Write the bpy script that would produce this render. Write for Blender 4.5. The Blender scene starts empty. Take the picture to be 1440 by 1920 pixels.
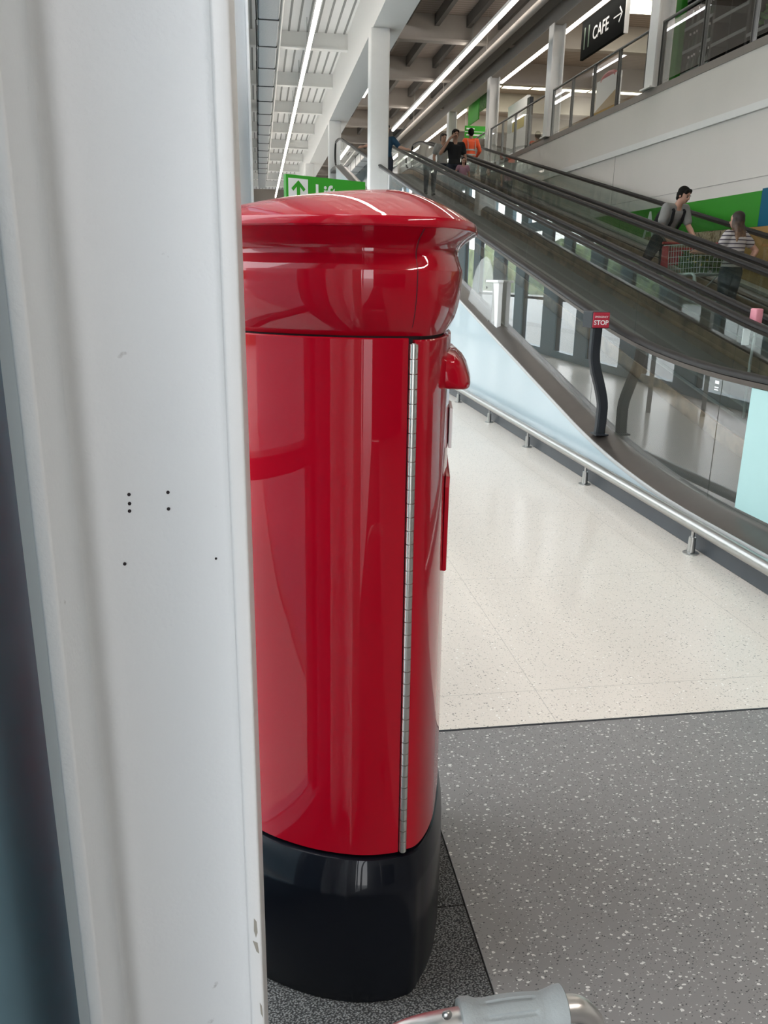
import bpy, bmesh, math, random
from mathutils import Vector, Matrix, noise
random.seed(7)
PI = math.pi
C = bpy.context.scene.collection
H = 1.45            # lens height; everything is laid out in these units and enlarged once at the end
S = 1.08
# ------------------------------------------------------------------ camera frame
FPX = 1500.0
ROWS = [Vector((0.98880833, -0.0279, 0.14655524)), Vector((-0.148, -0.2840, 0.947)), Vector((0.015, -0.959, -0.285))]
def cam_axes():
    vy = Vector((485-720, 511-960, FPX)).normalized()
    vd = Vector((640-720, 6000-960, FPX)).normalized()
    vd = (vd - vy*vd.dot(vy)).normalized()
    vx = vd.cross(vy)
    return vx, vy, -vd
AX = cam_axes()
def ray(px, py):
    c = Vector((px-720, py-960, FPX)).normalized()
    return Vector((AX[0].dot(c), AX[1].dot(c), AX[2].dot(c)))
def on(px, py, axis, val):
    d = ray(px, py); o = Vector((0, 0, H)); t = (val-o[axis])/d[axis]
    return o + d*t

# ------------------------------------------------------------------ materials
def new_mat(name):
    m = bpy.data.materials.new(name); m.use_nodes = True
    nt = m.node_tree; b = nt.nodes['Principled BSDF']
    return m, nt, b
def N(nt, typ, **kw):
    n = nt.nodes.new(typ)
    for k, v in kw.items():
        if k in n.inputs: n.inputs[k].default_value = v
        else: setattr(n, k, v)
    return n
def pbr(name, col, rough=.5, metal=0, var=.06, scale=8, bump=0, bscale=60, coat=0, spec=.5):
    """plain surface whose tone wanders a little, with an optional fine bump"""
    m, nt, b = new_mat(name); L = nt.links.new
    b.inputs['Roughness'].default_value = rough; b.inputs['Metallic'].default_value = metal
    b.inputs['Coat Weight'].default_value = coat; b.inputs['Coat Roughness'].default_value = .02
    b.inputs['Specular IOR Level'].default_value = spec
    tc = N(nt, 'ShaderNodeTexCoord'); nz = N(nt, 'ShaderNodeTexNoise', Scale=scale, Detail=4.0)
    L(tc.outputs['Object'], nz.inputs['Vector'])
    mr = N(nt, 'ShaderNodeMapRange'); mr.inputs['To Min'].default_value = 1-var; mr.inputs['To Max'].default_value = 1+var
    L(nz.outputs['Fac'], mr.inputs['Value'])
    mx = N(nt, 'ShaderNodeVectorMath', operation='SCALE'); mx.inputs[0].default_value = col[:3]
    L(mr.outputs['Result'], mx.inputs['Scale']); L(mx.outputs['Vector'], b.inputs['Base Color'])
    if bump:
        n2 = N(nt, 'ShaderNodeTexNoise', Scale=bscale, Detail=3.0); L(tc.outputs['Object'], n2.inputs['Vector'])
        bp = N(nt, 'ShaderNodeBump', Strength=bump, Distance=.01); L(n2.outputs['Fac'], bp.inputs['Height'])
        L(bp.outputs['Normal'], b.inputs['Normal'])
    return m
def emit(name, col, s):
    m, nt, b = new_mat(name)
    b.inputs['Base Color'].default_value = (*col, 1); b.inputs['Emission Color'].default_value = (*col, 1)
    b.inputs['Emission Strength'].default_value = s
    return m
def glass(name, tint, ior=1.5, rough=0.0):
    m, nt, b = new_mat(name); nt.nodes.remove(b); L = nt.links.new
    out = nt.nodes['Material Output']
    t = N(nt, 'ShaderNodeBsdfTransparent'); t.inputs['Color'].default_value = (*tint, 1)
    g = N(nt, 'ShaderNodeBsdfGlossy', Roughness=rough); g.inputs['Color'].default_value = (1, 1, 1, 1)
    f = N(nt, 'ShaderNodeFresnel', IOR=ior); x = N(nt, 'ShaderNodeMixShader')
    geo = N(nt, 'ShaderNodeNewGeometry')       # one reflecting side per pane, the back side only tints
    inv = N(nt, 'ShaderNodeMath', operation='SUBTRACT'); inv.inputs[0].default_value = 1.0
    L(geo.outputs['Backfacing'], inv.inputs[1])
    mu = N(nt, 'ShaderNodeMath', operation='MULTIPLY'); L(f.outputs['Fac'], mu.inputs[0]); L(inv.outputs['Value'], mu.inputs[1])
    m2 = N(nt, 'ShaderNodeMath', operation='MULTIPLY', use_clamp=True); L(mu.outputs['Value'], m2.inputs[0]); m2.inputs[1].default_value = 1.8
    L(m2.outputs['Value'], x.inputs['Fac']); L(t.outputs['BSDF'], x.inputs[1]); L(g.outputs['BSDF'], x.inputs[2])
    L(x.outputs['Shader'], out.inputs['Surface'])
    return m
def chips(name, base, layers, rough, seams=None, blotch=.05, coat=0):
    """terrazzo: layers = (scale, threshold, colour, share)"""
    m, nt, b = new_mat(name); L = nt.links.new
    b.inputs['Roughness'].default_value = rough; b.inputs['Coat Weight'].default_value = coat; b.inputs['Coat Roughness'].default_value = .12
    tc = N(nt, 'ShaderNodeTexCoord')
    nz = N(nt, 'ShaderNodeTexNoise', Scale=1.3, Detail=5.0); L(tc.outputs['Object'], nz.inputs['Vector'])
    mr = N(nt, 'ShaderNodeMapRange'); mr.inputs['To Min'].default_value = 1-blotch; mr.inputs['To Max'].default_value = 1+blotch
    L(nz.outputs['Fac'], mr.inputs['Value'])
    sc = N(nt, 'ShaderNodeVectorMath', operation='SCALE'); sc.inputs[0].default_value = base; L(mr.outputs['Result'], sc.inputs['Scale'])
    cur = sc.outputs['Vector']
    for i, (scale, thr, col, share) in enumerate(layers):
        mp = N(nt, 'ShaderNodeMapping'); mp.inputs['Location'].default_value = (i*3.7, i*1.9, 0)
        mp.inputs['Rotation'].default_value = (0, 0, i*.8); mp.inputs['Scale'].default_value = (1, 1.7, 1)
        wob = N(nt, 'ShaderNodeTexNoise', Scale=scale*.9, Detail=2.0); L(tc.outputs['Object'], wob.inputs['Vector'])
        add = N(nt, 'ShaderNodeVectorMath', operation='MULTIPLY_ADD'); L(wob.outputs['Color'], add.inputs[0])
        add.inputs[1].default_value = (.9/scale,)*3; L(tc.outputs['Object'], add.inputs[2]); L(add.outputs['Vector'], mp.inputs['Vector'])
        v = N(nt, 'ShaderNodeTexVoronoi', Scale=scale); L(mp.outputs['Vector'], v.inputs['Vector'])
        sp = N(nt, 'ShaderNodeSeparateColor'); L(v.outputs['Color'], sp.inputs['Color'])
        pick = N(nt, 'ShaderNodeMath', operation='LESS_THAN'); L(sp.outputs['Red'], pick.inputs[0]); pick.inputs[1].default_value = share
        siz = N(nt, 'ShaderNodeMath', operation='MULTIPLY'); L(sp.outputs['Green'], siz.inputs[0]); siz.inputs[1].default_value = thr
        near = N(nt, 'ShaderNodeMath', operation='LESS_THAN'); L(v.outputs['Distance'], near.inputs[0]); L(siz.outputs['Value'], near.inputs[1])
        fac = N(nt, 'ShaderNodeMath', operation='MULTIPLY'); L(pick.outputs['Value'], fac.inputs[0]); L(near.outputs['Value'], fac.inputs[1])
        mx = N(nt, 'ShaderNodeMix', data_type='RGBA'); L(fac.outputs['Value'], mx.inputs['Factor']); L(cur, mx.inputs['A'])
        mx.inputs['B'].default_value = (*col, 1); cur = mx.outputs['Result']
    if seams:
        sx, sy, ox, oy = seams; sep = N(nt, 'ShaderNodeSeparateXYZ'); L(tc.outputs['Object'], sep.inputs['Vector'])
        facs = []
        for ax, step, off in (('X', sx, ox), ('Y', sy, oy)):
            a = N(nt, 'ShaderNodeMath', operation='ADD'); L(sep.outputs[ax], a.inputs[0]); a.inputs[1].default_value = -off+50*step+step/2
            mo = N(nt, 'ShaderNodeMath', operation='MODULO'); L(a.outputs['Value'], mo.inputs[0]); mo.inputs[1].default_value = step
            su = N(nt, 'ShaderNodeMath', operation='SUBTRACT'); L(mo.outputs['Value'], su.inputs[0]); su.inputs[1].default_value = step/2
            ab = N(nt, 'ShaderNodeMath', operation='ABSOLUTE'); L(su.outputs['Value'], ab.inputs[0])
            lt = N(nt, 'ShaderNodeMath', operation='LESS_THAN'); L(ab.outputs['Value'], lt.inputs[0]); lt.inputs[1].default_value = .0016
            facs.append(lt)
        mx_ = N(nt, 'ShaderNodeMath', operation='MAXIMUM'); L(facs[0].outputs['Value'], mx_.inputs[0]); L(facs[1].outputs['Value'], mx_.inputs[1])
        f2 = N(nt, 'ShaderNodeMath', operation='MULTIPLY'); L(mx_.outputs['Value'], f2.inputs[0]); f2.inputs[1].default_value = .45
        mx = N(nt, 'ShaderNodeMix', data_type='RGBA'); L(f2.outputs['Value'], mx.inputs['Factor']); L(cur, mx.inputs['A'])
        mx.inputs['B'].default_value = (base[0]*.35, base[1]*.35, base[2]*.35, 1); cur = mx.outputs['Result']
    L(cur, b.inputs['Base Color'])
    return m
def stripes(name, c1, c2, axis, freq, duty=.5, rough=.7, coat=0):
    m, nt, b = new_mat(name); L = nt.links.new; b.inputs['Roughness'].default_value = rough
    tc = N(nt, 'ShaderNodeTexCoord'); sep = N(nt, 'ShaderNodeSeparateXYZ'); L(tc.outputs['Object'], sep.inputs['Vector'])
    mu = N(nt, 'ShaderNodeMath', operation='MULTIPLY'); L(sep.outputs[axis], mu.inputs[0]); mu.inputs[1].default_value = freq
    fr = N(nt, 'ShaderNodeMath', operation='FRACT'); L(mu.outputs['Value'], fr.inputs[0])
    lt = N(nt, 'ShaderNodeMath', operation='LESS_THAN'); L(fr.outputs['Value'], lt.inputs[0]); lt.inputs[1].default_value = duty
    mx = N(nt, 'ShaderNodeMix', data_type='RGBA'); L(lt.outputs['Value'], mx.inputs['Factor'])
    mx.inputs['A'].default_value = (*c1, 1); mx.inputs['B'].default_value = (*c2, 1); L(mx.outputs['Result'], b.inputs['Base Color'])
    return m
def patchy(name, cols, scale, rough=.7, detail=6.0):
    m, nt, b = new_mat(name); L = nt.links.new; b.inputs['Roughness'].default_value = rough
    tc = N(nt, 'ShaderNodeTexCoord'); nz = N(nt, 'ShaderNodeTexNoise', Scale=scale, Detail=detail); L(tc.outputs['Object'], nz.inputs['Vector'])
    r = N(nt, 'ShaderNodeValToRGB'); L(nz.outputs['Fac'], r.inputs['Fac'])
    e = r.color_ramp.elements
    for i, c in enumerate(cols):
        p = .3+.4*i/(len(cols)-1)
        if i == 0: e[0].position = p; e[0].color = (*c, 1)
        elif i == len(cols)-1: e[-1].position = p; e[-1].color = (*c, 1)
        else: k = e.new(p); k.color = (*c, 1)
    L(r.outputs['Color'], b.inputs['Base Color'])
    return m
def carpet(name):
    m, nt, b = new_mat(name); L = nt.links.new; b.inputs['Roughness'].default_value = .95; b.inputs['Specular IOR Level'].default_value = .15
    tc = N(nt, 'ShaderNodeTexCoord'); mp = N(nt, 'ShaderNodeMapping'); mp.inputs['Rotation'].default_value = (0, 0, .5); mp.inputs['Scale'].default_value = (1, 1.6, 1)
    L(tc.outputs['Object'], mp.inputs['Vector'])
    v = N(nt, 'ShaderNodeTexVoronoi', Scale=190.0); L(mp.outputs['Vector'], v.inputs['Vector'])
    r = N(nt, 'ShaderNodeValToRGB'); L(v.outputs['Distance'], r.inputs['Fac'])
    r.color_ramp.elements[0].color = (.36, .36, .35, 1); r.color_ramp.elements[1].color = (.04, .04, .04, 1); r.color_ramp.elements[1].position = .62
    L(r.outputs['Color'], b.inputs['Base Color'])
    bp = N(nt, 'ShaderNodeBump', Strength=.9, Distance=.004, invert=True); L(v.outputs['Distance'], bp.inputs['Height']); L(bp.outputs['Normal'], b.inputs['Normal'])
    return m
def painted_steel(name):
    """thick uneven gloss paint, scuffed and chipped to grey here and there"""
    m, nt, b = new_mat(name); L = nt.links.new; b.inputs['Roughness'].default_value = .38
    tc = N(nt, 'ShaderNodeTexCoord')
    n1 = N(nt, 'ShaderNodeTexNoise', Scale=160.0, Detail=3.0); L(tc.outputs['Object'], n1.inputs['Vector'])
    n2 = N(nt, 'ShaderNodeTexNoise', Scale=22.0, Detail=5.0); L(tc.outputs['Object'], n2.inputs['Vector'])
    mask = N(nt, 'ShaderNodeTexNoise', Scale=5.0, Detail=1.0); L(tc.outputs['Object'], mask.inputs['Vector'])
    mm = N(nt, 'ShaderNodeMath', operation='MULTIPLY'); L(n1.outputs['Fac'], mm.inputs[0]); L(mask.outputs['Fac'], mm.inputs[1])
    bp = N(nt, 'ShaderNodeBump', Strength=.3, Distance=.004); L(mm.outputs['Value'], bp.inputs['Height']); L(bp.outputs['Normal'], b.inputs['Normal'])
    r = N(nt, 'ShaderNodeValToRGB'); L(n2.outputs['Fac'], r.inputs['Fac'])
    r.color_ramp.elements[0].position = .22; r.color_ramp.elements[0].color = (.42, .41, .39, 1)
    r.color_ramp.elements[1].position = .27; r.color_ramp.elements[1].color = (.82, .83, .83, 1)
    L(r.outputs['Color'], b.inputs['Base Color'])
    return m

M = {}
M['red'] = pbr('red_gloss_paint', (.40, .0005, .012), .38, var=.03, scale=3, coat=.8, spec=.05)
M['black'] = pbr('black_gloss_paint', (.004, .005, .008), .3, var=.1, coat=.35, spec=.1)
M['groove'] = pbr('dark_gap', (.01, .004, .006), .7)
M['steel'] = pbr('brushed_steel', (.43, .43, .42), .3, 1, .08, 40)
M['alu'] = pbr('satin_aluminium', (.72, .70, .68), .33, 1, .04, 20)
M['column'] = painted_steel('white_gloss_paint')
M['chip'] = pbr('bare_primer', (.33, .31, .27), .7)
M['white'] = pbr('white_paint', (.78, .78, .765), .5, 0, .03)
M['beam'] = pbr('pale_grey_paint', (.78, .78, .76), .5, 0, .03)
M['brownbeam'] = pbr('warm_grey_steel_paint', (.40, .36, .32), .6, 0, .05)
M['wall'] = pbr('off_white_wall_paint', (.70, .67, .63), .65, 0, .03, 2)
M['slate'] = pbr('slate_blue_panel', (.13, .215, .265), .30, 0, .06, 3)
M['slate_dark'] = pbr('charcoal_metal', (.018, .021, .026), .42, 0, .1, spec=.3)
M['deckmetal'] = pbr('dark_bronze_metal', (.10, .085, .075), .34, .7, .1, 12)
M['rubber'] = pbr('black_rubber', (.016, .014, .013), .5, 0, .1, spec=.25)
M['belt'] = stripes('ribbed_pallets', (.055, .05, .046), (.016, .015, .015), 'X', 60, .45, .45)
M['stainless'] = patchy('stainless_warm_reflections', [(.26, .20, .16), (.66, .48, .33), (.34, .27, .21)], 2.2, .28)  # warm reflections and highlights on the skirts are painted in as patches
M['stainless'].node_tree.nodes['Principled BSDF'].inputs['Metallic'].default_value = .85
M['clad'] = pbr('pale_blue_panel', (.43, .525, .565), .28, 0, .02, 2, coat=.3)
M['kerb'] = pbr('dark_slate_kerb', (.045, .052, .06), .45, 0, .12, 10)
M['glass'] = glass('green_tinted_glass', (.905, .935, .923))
M['clear'] = glass('clear_pane', (.95, .965, .96))
M['frost'] = pbr('clear_acrylic', (.86, .88, .87), .12, 0, .02)
M['frost'].node_tree.nodes['Principled BSDF'].inputs['Alpha'].default_value = .22
M['sticker'] = pbr('pale_cyan_film', (.40, .61, .60), .45, 0, .02)
M['signred'] = pbr('sign_red', (.42, .02, .045), .4)
M['pink'] = pbr('faded_pink', (.72, .27, .33), .5)
M['signwhite'] = pbr('sign_white', (.86, .87, .87), .5, 0, .02)
M['signgreen'] = pbr('sign_green', (.03, .36, .015), .45, 0, .02)
M['wallgreen'] = pbr('panel_green', (.035, .27, .02), .5, 0, .03, spec=.2)
M['wallblue'] = pbr('panel_blue', (.003, .11, .19), .5, 0, .03, spec=.2)
M['walltan'] = pbr('panel_tan', (.42, .25, .09), .5, 0, .08, spec=.2)
M['wheat'] = patchy('wheat_print', [(.06, .035, .02), (.30, .20, .11), (.62, .48, .33), (.14, .08, .04), (.45, .33, .21)], 9)
M['signblack'] = pbr('sign_black', (.006, .007, .007), .8, spec=.04)
M['darkgreen'] = pbr('sign_dark_green', (.02, .07, .03), .5)
M['strip'] = emit('strip_light_diffuser', (1.0, .92, .83), 7.0)
M['rooflight'] = emit('rooflight_sheet', (1.0, .97, .78), 2.4)
M['daylight'] = emit('clerestory_pane', (.95, .96, .82), 1.0)
M['roofwhite'] = pbr('white_roof_sheet', (.84, .84, .83), .6, 0, .03)
M['rib'] = pbr('grey_deck_groove', (.30, .30, .29), .7)
M['roofbrown'] = stripes('brown_roof_sheet', (.36, .295, .25), (.24, .20, .165), 'Y', 5.5, .3, .7)
M['purlin'] = pbr('dark_purlin', (.10, .09, .08), .6)
M['foil'] = pbr('foil_lagging', (.56, .58, .60), .42, .45, .1, 30, .5, 25)
M['cream'] = chips('cream_terrazzo', (.69, .625, .55), [(95., .42, (.20, .18, .155), .34), (190., .42, (.36, .33, .29), .38), (60., .3, (.88, .85, .8), .3)], .33, (1.2, 1.2, 2.236, 2.28+4.026), coat=.25)
M['greytile'] = chips('grey_safety_floor', (.215, .205, .20), [(75., .46, (.62, .60, .57), .30), (150., .42, (.05, .05, .05), .45), (130., .42, (.50, .48, .46), .22)], .42, None, .1)
M['mat'] = carpet('loop_pile_mat')
M['matgap'] = pbr('mat_gap', (.01, .01, .01), .9)
M['asphalt'] = pbr('car_park_asphalt', (.40, .40, .385), .9, 0, .05, 2)
M['grip'] = pbr('grey_rubber_grip', (.30, .33, .335), .5, 0, .06, 60, .15, 300)
M['skin'] = pbr('skin', (.50, .285, .205), .5, 0, .05)
M['skin2'] = pbr('skin_tan', (.36, .20, .135), .5, 0, .05)
M['hairblack'] = pbr('black_hair', (.008, .007, .006), .7, 0, .3, 60, spec=.12)
def ombre(name):
    m, nt, b = new_mat(name); L = nt.links.new; b.inputs['Roughness'].default_value = .5
    tc = N(nt, 'ShaderNodeTexCoord'); sep = N(nt, 'ShaderNodeSeparateXYZ'); L(tc.outputs['Object'], sep.inputs['Vector'])
    nz = N(nt, 'ShaderNodeTexNoise', Scale=22.0, Detail=3.0); L(tc.outputs['Object'], nz.inputs['Vector'])
    ad = N(nt, 'ShaderNodeMath', operation='MULTIPLY_ADD'); L(nz.outputs['Fac'], ad.inputs[0]); ad.inputs[1].default_value = .22; L(sep.outputs['Z'], ad.inputs[2])
    mr = N(nt, 'ShaderNodeMapRange'); L(ad.outputs['Value'], mr.inputs['Value']); mr.inputs['From Min'].default_value = 1.22; mr.inputs['From Max'].default_value = 1.54
    r = N(nt, 'ShaderNodeValToRGB'); L(mr.outputs['Result'], r.inputs['Fac'])
    r.color_ramp.elements[0].color = (.36, .22, .13, 1); r.color_ramp.elements[1].color = (.022, .013, .010, 1)
    k = r.color_ramp.elements.new(.5); k.color = (.12, .07, .045, 1)
    L(r.outputs['Color'], b.inputs['Base Color']); return m
M['hairbrown'] = ombre('brown_ombre_hair')
M['eye'] = pbr('dark_eye', (.02, .015, .012), .3)
M['lip'] = pbr('lip', (.38, .14, .11), .5)
M['greytee'] = pbr('grey_cotton', (.26, .26, .25), .85, 0, .12, 12)
M['navy'] = pbr('navy_denim', (.018, .024, .04), .85, 0, .15, 20)
M['denim'] = pbr('dark_denim', (.02, .035, .05), .85, 0, .15, 20)
M['blacktee'] = pbr('black_cotton', (.008, .009, .011), .9, 0, .15, 12)
M['hivis'] = pbr('hi_vis_orange', (.95, .11, .02), .6, 0, .04)
M['hivis'].node_tree.nodes['Principled BSDF'].inputs['Sheen Weight'].default_value = .3
M['silver'] = pbr('reflective_tape', (.55, .55, .52), .35, .3, .05)
M['bluetee'] = pbr('blue_cotton', (.01, .05, .10), .85)
M['pinktee'] = pbr('mauve_cotton', (.32, .17, .22), .85)
M['stripetee'] = stripes('striped_cotton', (.50, .47, .46), (.075, .065, .085), 'Z', 20, .33, .85)
M['chrome'] = pbr('trolley_wire', (.82, .86, .85), .3, 0, .04)
M['redplastic'] = pbr('red_plastic', (.55, .02, .04), .4)
M['leaf'] = patchy('leaf_green', [(.012, .05, .012), (.04, .14, .02), (.10, .24, .03)], 14)
M['bloom'] = pbr('yellow_bloom', (.65, .50, .04), .6)
M['bottle'] = pbr('dark_green_bottle', (.012, .03, .018), .12, 0, .1)
M['cap'] = pbr('pale_cap', (.62, .62, .6), .4)
M['shelf'] = pbr('black_shelf', (.012, .013, .013), .6, spec=.15)
M['shelfedge'] = pbr('grey_shelf_edge', (.13, .15, .145), .4, .2)
M['yellow'] = pbr('mustard_board', (.42, .26, .06), .55)

# ------------------------------------------------------------------ mesh helpers
def mesh_obj(name, bm, mats, parent=None, smooth=False, angle=None, bevel=0):
    me = bpy.data.meshes.new(name); bmesh.ops.recalc_face_normals(bm, faces=bm.faces[:]); bm.to_mesh(me); bm.free()
    for m in (mats if isinstance(mats, (list, tuple)) else [mats]): me.materials.append(M[m] if isinstance(m, str) else m)
    o = bpy.data.objects.new(name, me); C.objects.link(o)
    if smooth:
        for p in me.polygons: p.use_smooth = True
        if angle is not None: me.set_sharp_from_angle(angle=math.radians(angle))
    if parent: o.parent = parent
    return o
def box(bm, x0, x1, y0, y1, z0, z1, mi=0):
    v = [bm.verts.new((x, y, z)) for x in (x0, x1) for y in (y0, y1) for z in (z0, z1)]
    for a in ((0, 1, 3, 2), (4, 6, 7, 5), (0, 4, 5, 1), (2, 3, 7, 6), (0, 2, 6, 4), (1, 5, 7, 3)):
        bm.faces.new([v[i] for i in a]).material_index = mi
def bevbox(bm, x0, x1, y0, y1, z0, z1, r=.004, seg=2, mi=0):
    t = bmesh.new(); box(t, x0, x1, y0, y1, z0, z1); bmesh.ops.bevel(t, geom=t.edges[:], offset=r, segments=seg, affect='EDGES', profile=.5)
    merge(bm, t, mi=mi)
def merge(bm, t, mat=None, mi=None):
    mp = {}
    for v in t.verts: mp[v] = bm.verts.new(mat @ v.co if mat else v.co)
    for f in t.faces:
        try: nf = bm.faces.new([mp[v] for v in f.verts])
        except ValueError: continue
        nf.material_index = f.material_index if mi is None else mi; nf.smooth = f.smooth
    t.free()
def frame_at(d):
    d = d.normalized(); up = Vector((0, 0, 1)) if abs(d.z) < .95 else Vector((1, 0, 0))
    a = d.cross(up).normalized(); return a, a.cross(d).normalized()
def tube(bm, pts, rad, seg=10, caps=True, mi=0, flat=1.0):
    pts = [Vector(p) for p in pts]; n = len(pts); rings = []
    rad = rad if isinstance(rad, (list, tuple)) else [rad]*n
    a0 = None
    for i, p in enumerate(pts):
        d = (pts[min(i+1, n-1)]-pts[max(i-1, 0)]).normalized()
        if a0 is None: a, b = frame_at(d)
        else:
            a = (a0 - d*a0.dot(d))
            a = a.normalized() if a.length > 1e-6 else frame_at(d)[0]
            b = a.cross(d)
        a0 = a
        rings.append([bm.verts.new(p + a*math.cos(2*PI*k/seg)*rad[i] + b*math.sin(2*PI*k/seg)*rad[i]*flat) for k in range(seg)])
    for i in range(n-1):
        for k in range(seg):
            f = bm.faces.new((rings[i][k], rings[i][(k+1) % seg], rings[i+1][(k+1) % seg], rings[i+1][k])); f.material_index = mi
    if caps:
        bm.faces.new(rings[0][::-1]).material_index = mi; bm.faces.new(rings[-1]).material_index = mi
def limb(bm, pts, rad, seg=12):
    """tapered tube with round ends"""
    pts = [Vector(p) for p in pts]; rad = list(rad)
    d0 = (pts[0]-pts[1]).normalized(); d1 = (pts[-1]-pts[-2]).normalized()
    P = []; R = []
    for t in (.98, .8, .5): P.append(pts[0]+d0*rad[0]*t); R.append(rad[0]*math.sqrt(max(1-t*t, .02)))
    P += pts; R += rad
    for t in (.5, .8, .98): P.append(pts[-1]+d1*rad[-1]*t); R.append(rad[-1]*math.sqrt(max(1-t*t, .02)))
    tube(bm, P, R, seg)
def ball(bm, c, r, seg=16, mi=0):
    t = bmesh.new(); bmesh.ops.create_uvsphere(t, u_segments=seg, v_segments=max(8, seg*3//4), radius=1)
    r = r if isinstance(r, (list, tuple)) else (r, r, r)
    merge(bm, t, Matrix.Translation(c) @ Matrix.Diagonal((*r, 1)), mi)
def cyl(bm, c, r, h, seg=16, axis='Z', mi=0, r2=None):
    t = bmesh.new(); bmesh.ops.create_cone(t, cap_ends=True, segments=seg, radius1=r, radius2=r if r2 is None else r2, depth=h)
    R = {'Z': Matrix(), 'X': Matrix.Rotation(PI/2, 4, 'Y'), 'Y': Matrix.Rotation(PI/2, 4, 'X')}[axis]
    merge(bm, t, Matrix.Translation(c) @ R, mi)
def loft(bm, rings, close=True, cap=True, mi=0):
    vs = [[bm.verts.new(p) for p in r] for r in rings]; n = len(vs[0])
    for i in range(len(vs)-1):
        for k in range(n if close else n-1):
            f = bm.faces.new((vs[i][k], vs[i][(k+1) % n], vs[i+1][(k+1) % n], vs[i+1][k])); f.material_index = mi
    if cap and close: bm.faces.new(vs[0][::-1]).material_index = mi; bm.faces.new(vs[-1]).material_index = mi
    return vs
def prism(bm, poly, axis, a, b, mi=0):
    """poly in the two other axes (kept in order), extruded along axis from a to b"""
    def put(p, t):
        return {'X': (t, p[0], p[1]), 'Y': (p[0], t, p[1]), 'Z': (p[0], p[1], t)}[axis]
    loft(bm, [[put(p, a) for p in poly], [put(p, b) for p in poly]], True, True, mi)
def thing(name, label, cat, loc=(0, 0, 0), group=None):
    o = bpy.data.objects.new(name, None); o.empty_display_size = .1; C.objects.link(o); o.location = loc
    o['label'] = label; o['category'] = cat
    if group: o['group'] = group
    return o
def tag(o, label, cat, group=None):
    o['label'] = label; o['category'] = cat
    if group: o['group'] = group
    return o
def struct(name, bm, mats, parent=None, **k):
    o = mesh_obj(name, bm, mats, parent, **k)
    if not parent: o['kind'] = 'structure'
    return o
def origin(o, p):
    """move a mesh's origin to p, keeping the mesh where it is"""
    p = Vector(p); o.data.transform(Matrix.Translation(-p)); o.location = p
    return o
def part(name, build, mats, parent, **k):
    """build in world coordinates, store in the parent's"""
    bm = bmesh.new(); build(bm); o = mesh_obj(name, bm, mats, parent, **k)
    q = Vector((0, 0, 0)); r = parent
    while r: q += r.location; r = r.parent
    o.data.transform(Matrix.Translation(-q)); return o
def text_mesh(name, s, size, mat, parent, M4, depth=.002, bold=0.0, align='LEFT'):
    cu = bpy.data.curves.new(name, 'FONT'); cu.body = s; cu.size = size; cu.extrude = depth; cu.offset = bold; cu.align_x = align; cu.resolution_u = 4
    t = bpy.data.objects.new(name+'_t', cu); C.objects.link(t); bpy.context.view_layer.update()
    me = bpy.data.meshes.new_from_object(t.evaluated_get(bpy.context.evaluated_depsgraph_get())); bpy.data.objects.remove(t)
    me.transform(M4); me.materials.clear(); me.materials.append(M[mat]); me.name = name
    o = bpy.data.objects.new(name, me); C.objects.link(o)
    if parent:
        o.parent = parent; q = Vector((0, 0, 0)); r = parent
        while r: q += r.location; r = r.parent
        me.transform(Matrix.Translation(-q))
    return o
def basis(o, x, y, z):
    m = Matrix.Identity(4)
    for i in range(3): m[i][0] = x[i]; m[i][1] = y[i]; m[i][2] = z[i]; m[i][3] = o[i]
    return m
def copy_tree(o, parent=None):
    c = o.copy(); C.objects.link(c); c.parent = parent
    for ch in o.children: copy_tree(ch, c)
    return c

# ------------------------------------------------------------------ camera
cd = bpy.data.cameras.new('camera'); co = bpy.data.objects.new('camera', cd); C.objects.link(co)
cd.sensor_fit = 'VERTICAL'; cd.sensor_height = 36; cd.sensor_width = 27; cd.lens = FPX/1920*36; cd.clip_start = .02; cd.clip_end = 400
xr = Vector((AX[0][0], AX[1][0], AX[2][0])); yd = Vector((AX[0][1], AX[1][1], AX[2][1])); fw = Vector((AX[0][2], AX[1][2], AX[2][2]))
co.matrix_world = basis((0, 0, H), xr, -yd, -fw)
bpy.context.scene.camera = co

# ================================================================== THE SETTING
XR, YE, YB = 7.0, 64.0, -5.0           # right wall, far end, glazed entrance end
XW = -.27                              # left facade
bm = bmesh.new(); box(bm, XW-.15, XR, 2.286, YE, -.2, 0); struct('floor', bm, 'cream')
bm = bmesh.new(); box(bm, .45, XR, YB, 2.278, -.2, 0); struct('floor_entrance', bm, 'greytile')
bm = bmesh.new(); box(bm, XW-.15, XR, 2.278, 2.286, -.2, .0015); struct('trim_1', bm, 'slate_dark')
bm = bmesh.new(); box(bm, XW-.15, .449, YB, 2.277, -.2, -.012); struct('floor_matwell', bm, 'matgap')
for i, (y0, y1, lab) in enumerate(((1.532, 2.27, 'dark ribbed entrance mat tile behind the black plinth'), (-.6, 1.528, 'dark ribbed entrance mat tile in front of and under the red post box'))):
    bm = bmesh.new(); bevbox(bm, XW, .447, y0, y1, -.012, 0.0, .003, 1)
    o = mesh_obj('entrance_mat', bm, 'mat'); tag(o, lab, 'mat'); origin(o, (.1, (y0+y1)/2, -.012))
VX = -7.5
bm = bmesh.new(); box(bm, -60, 60, -70, YB-.02, -.4, -.06); box(bm, -60, VX-.12, YB-.02, 80, -.4, -.06); box(bm, VX-.12, XW-.2, .45, 80, -.4, -.06)
struct('ground_outside', bm, 'asphalt')

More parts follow.
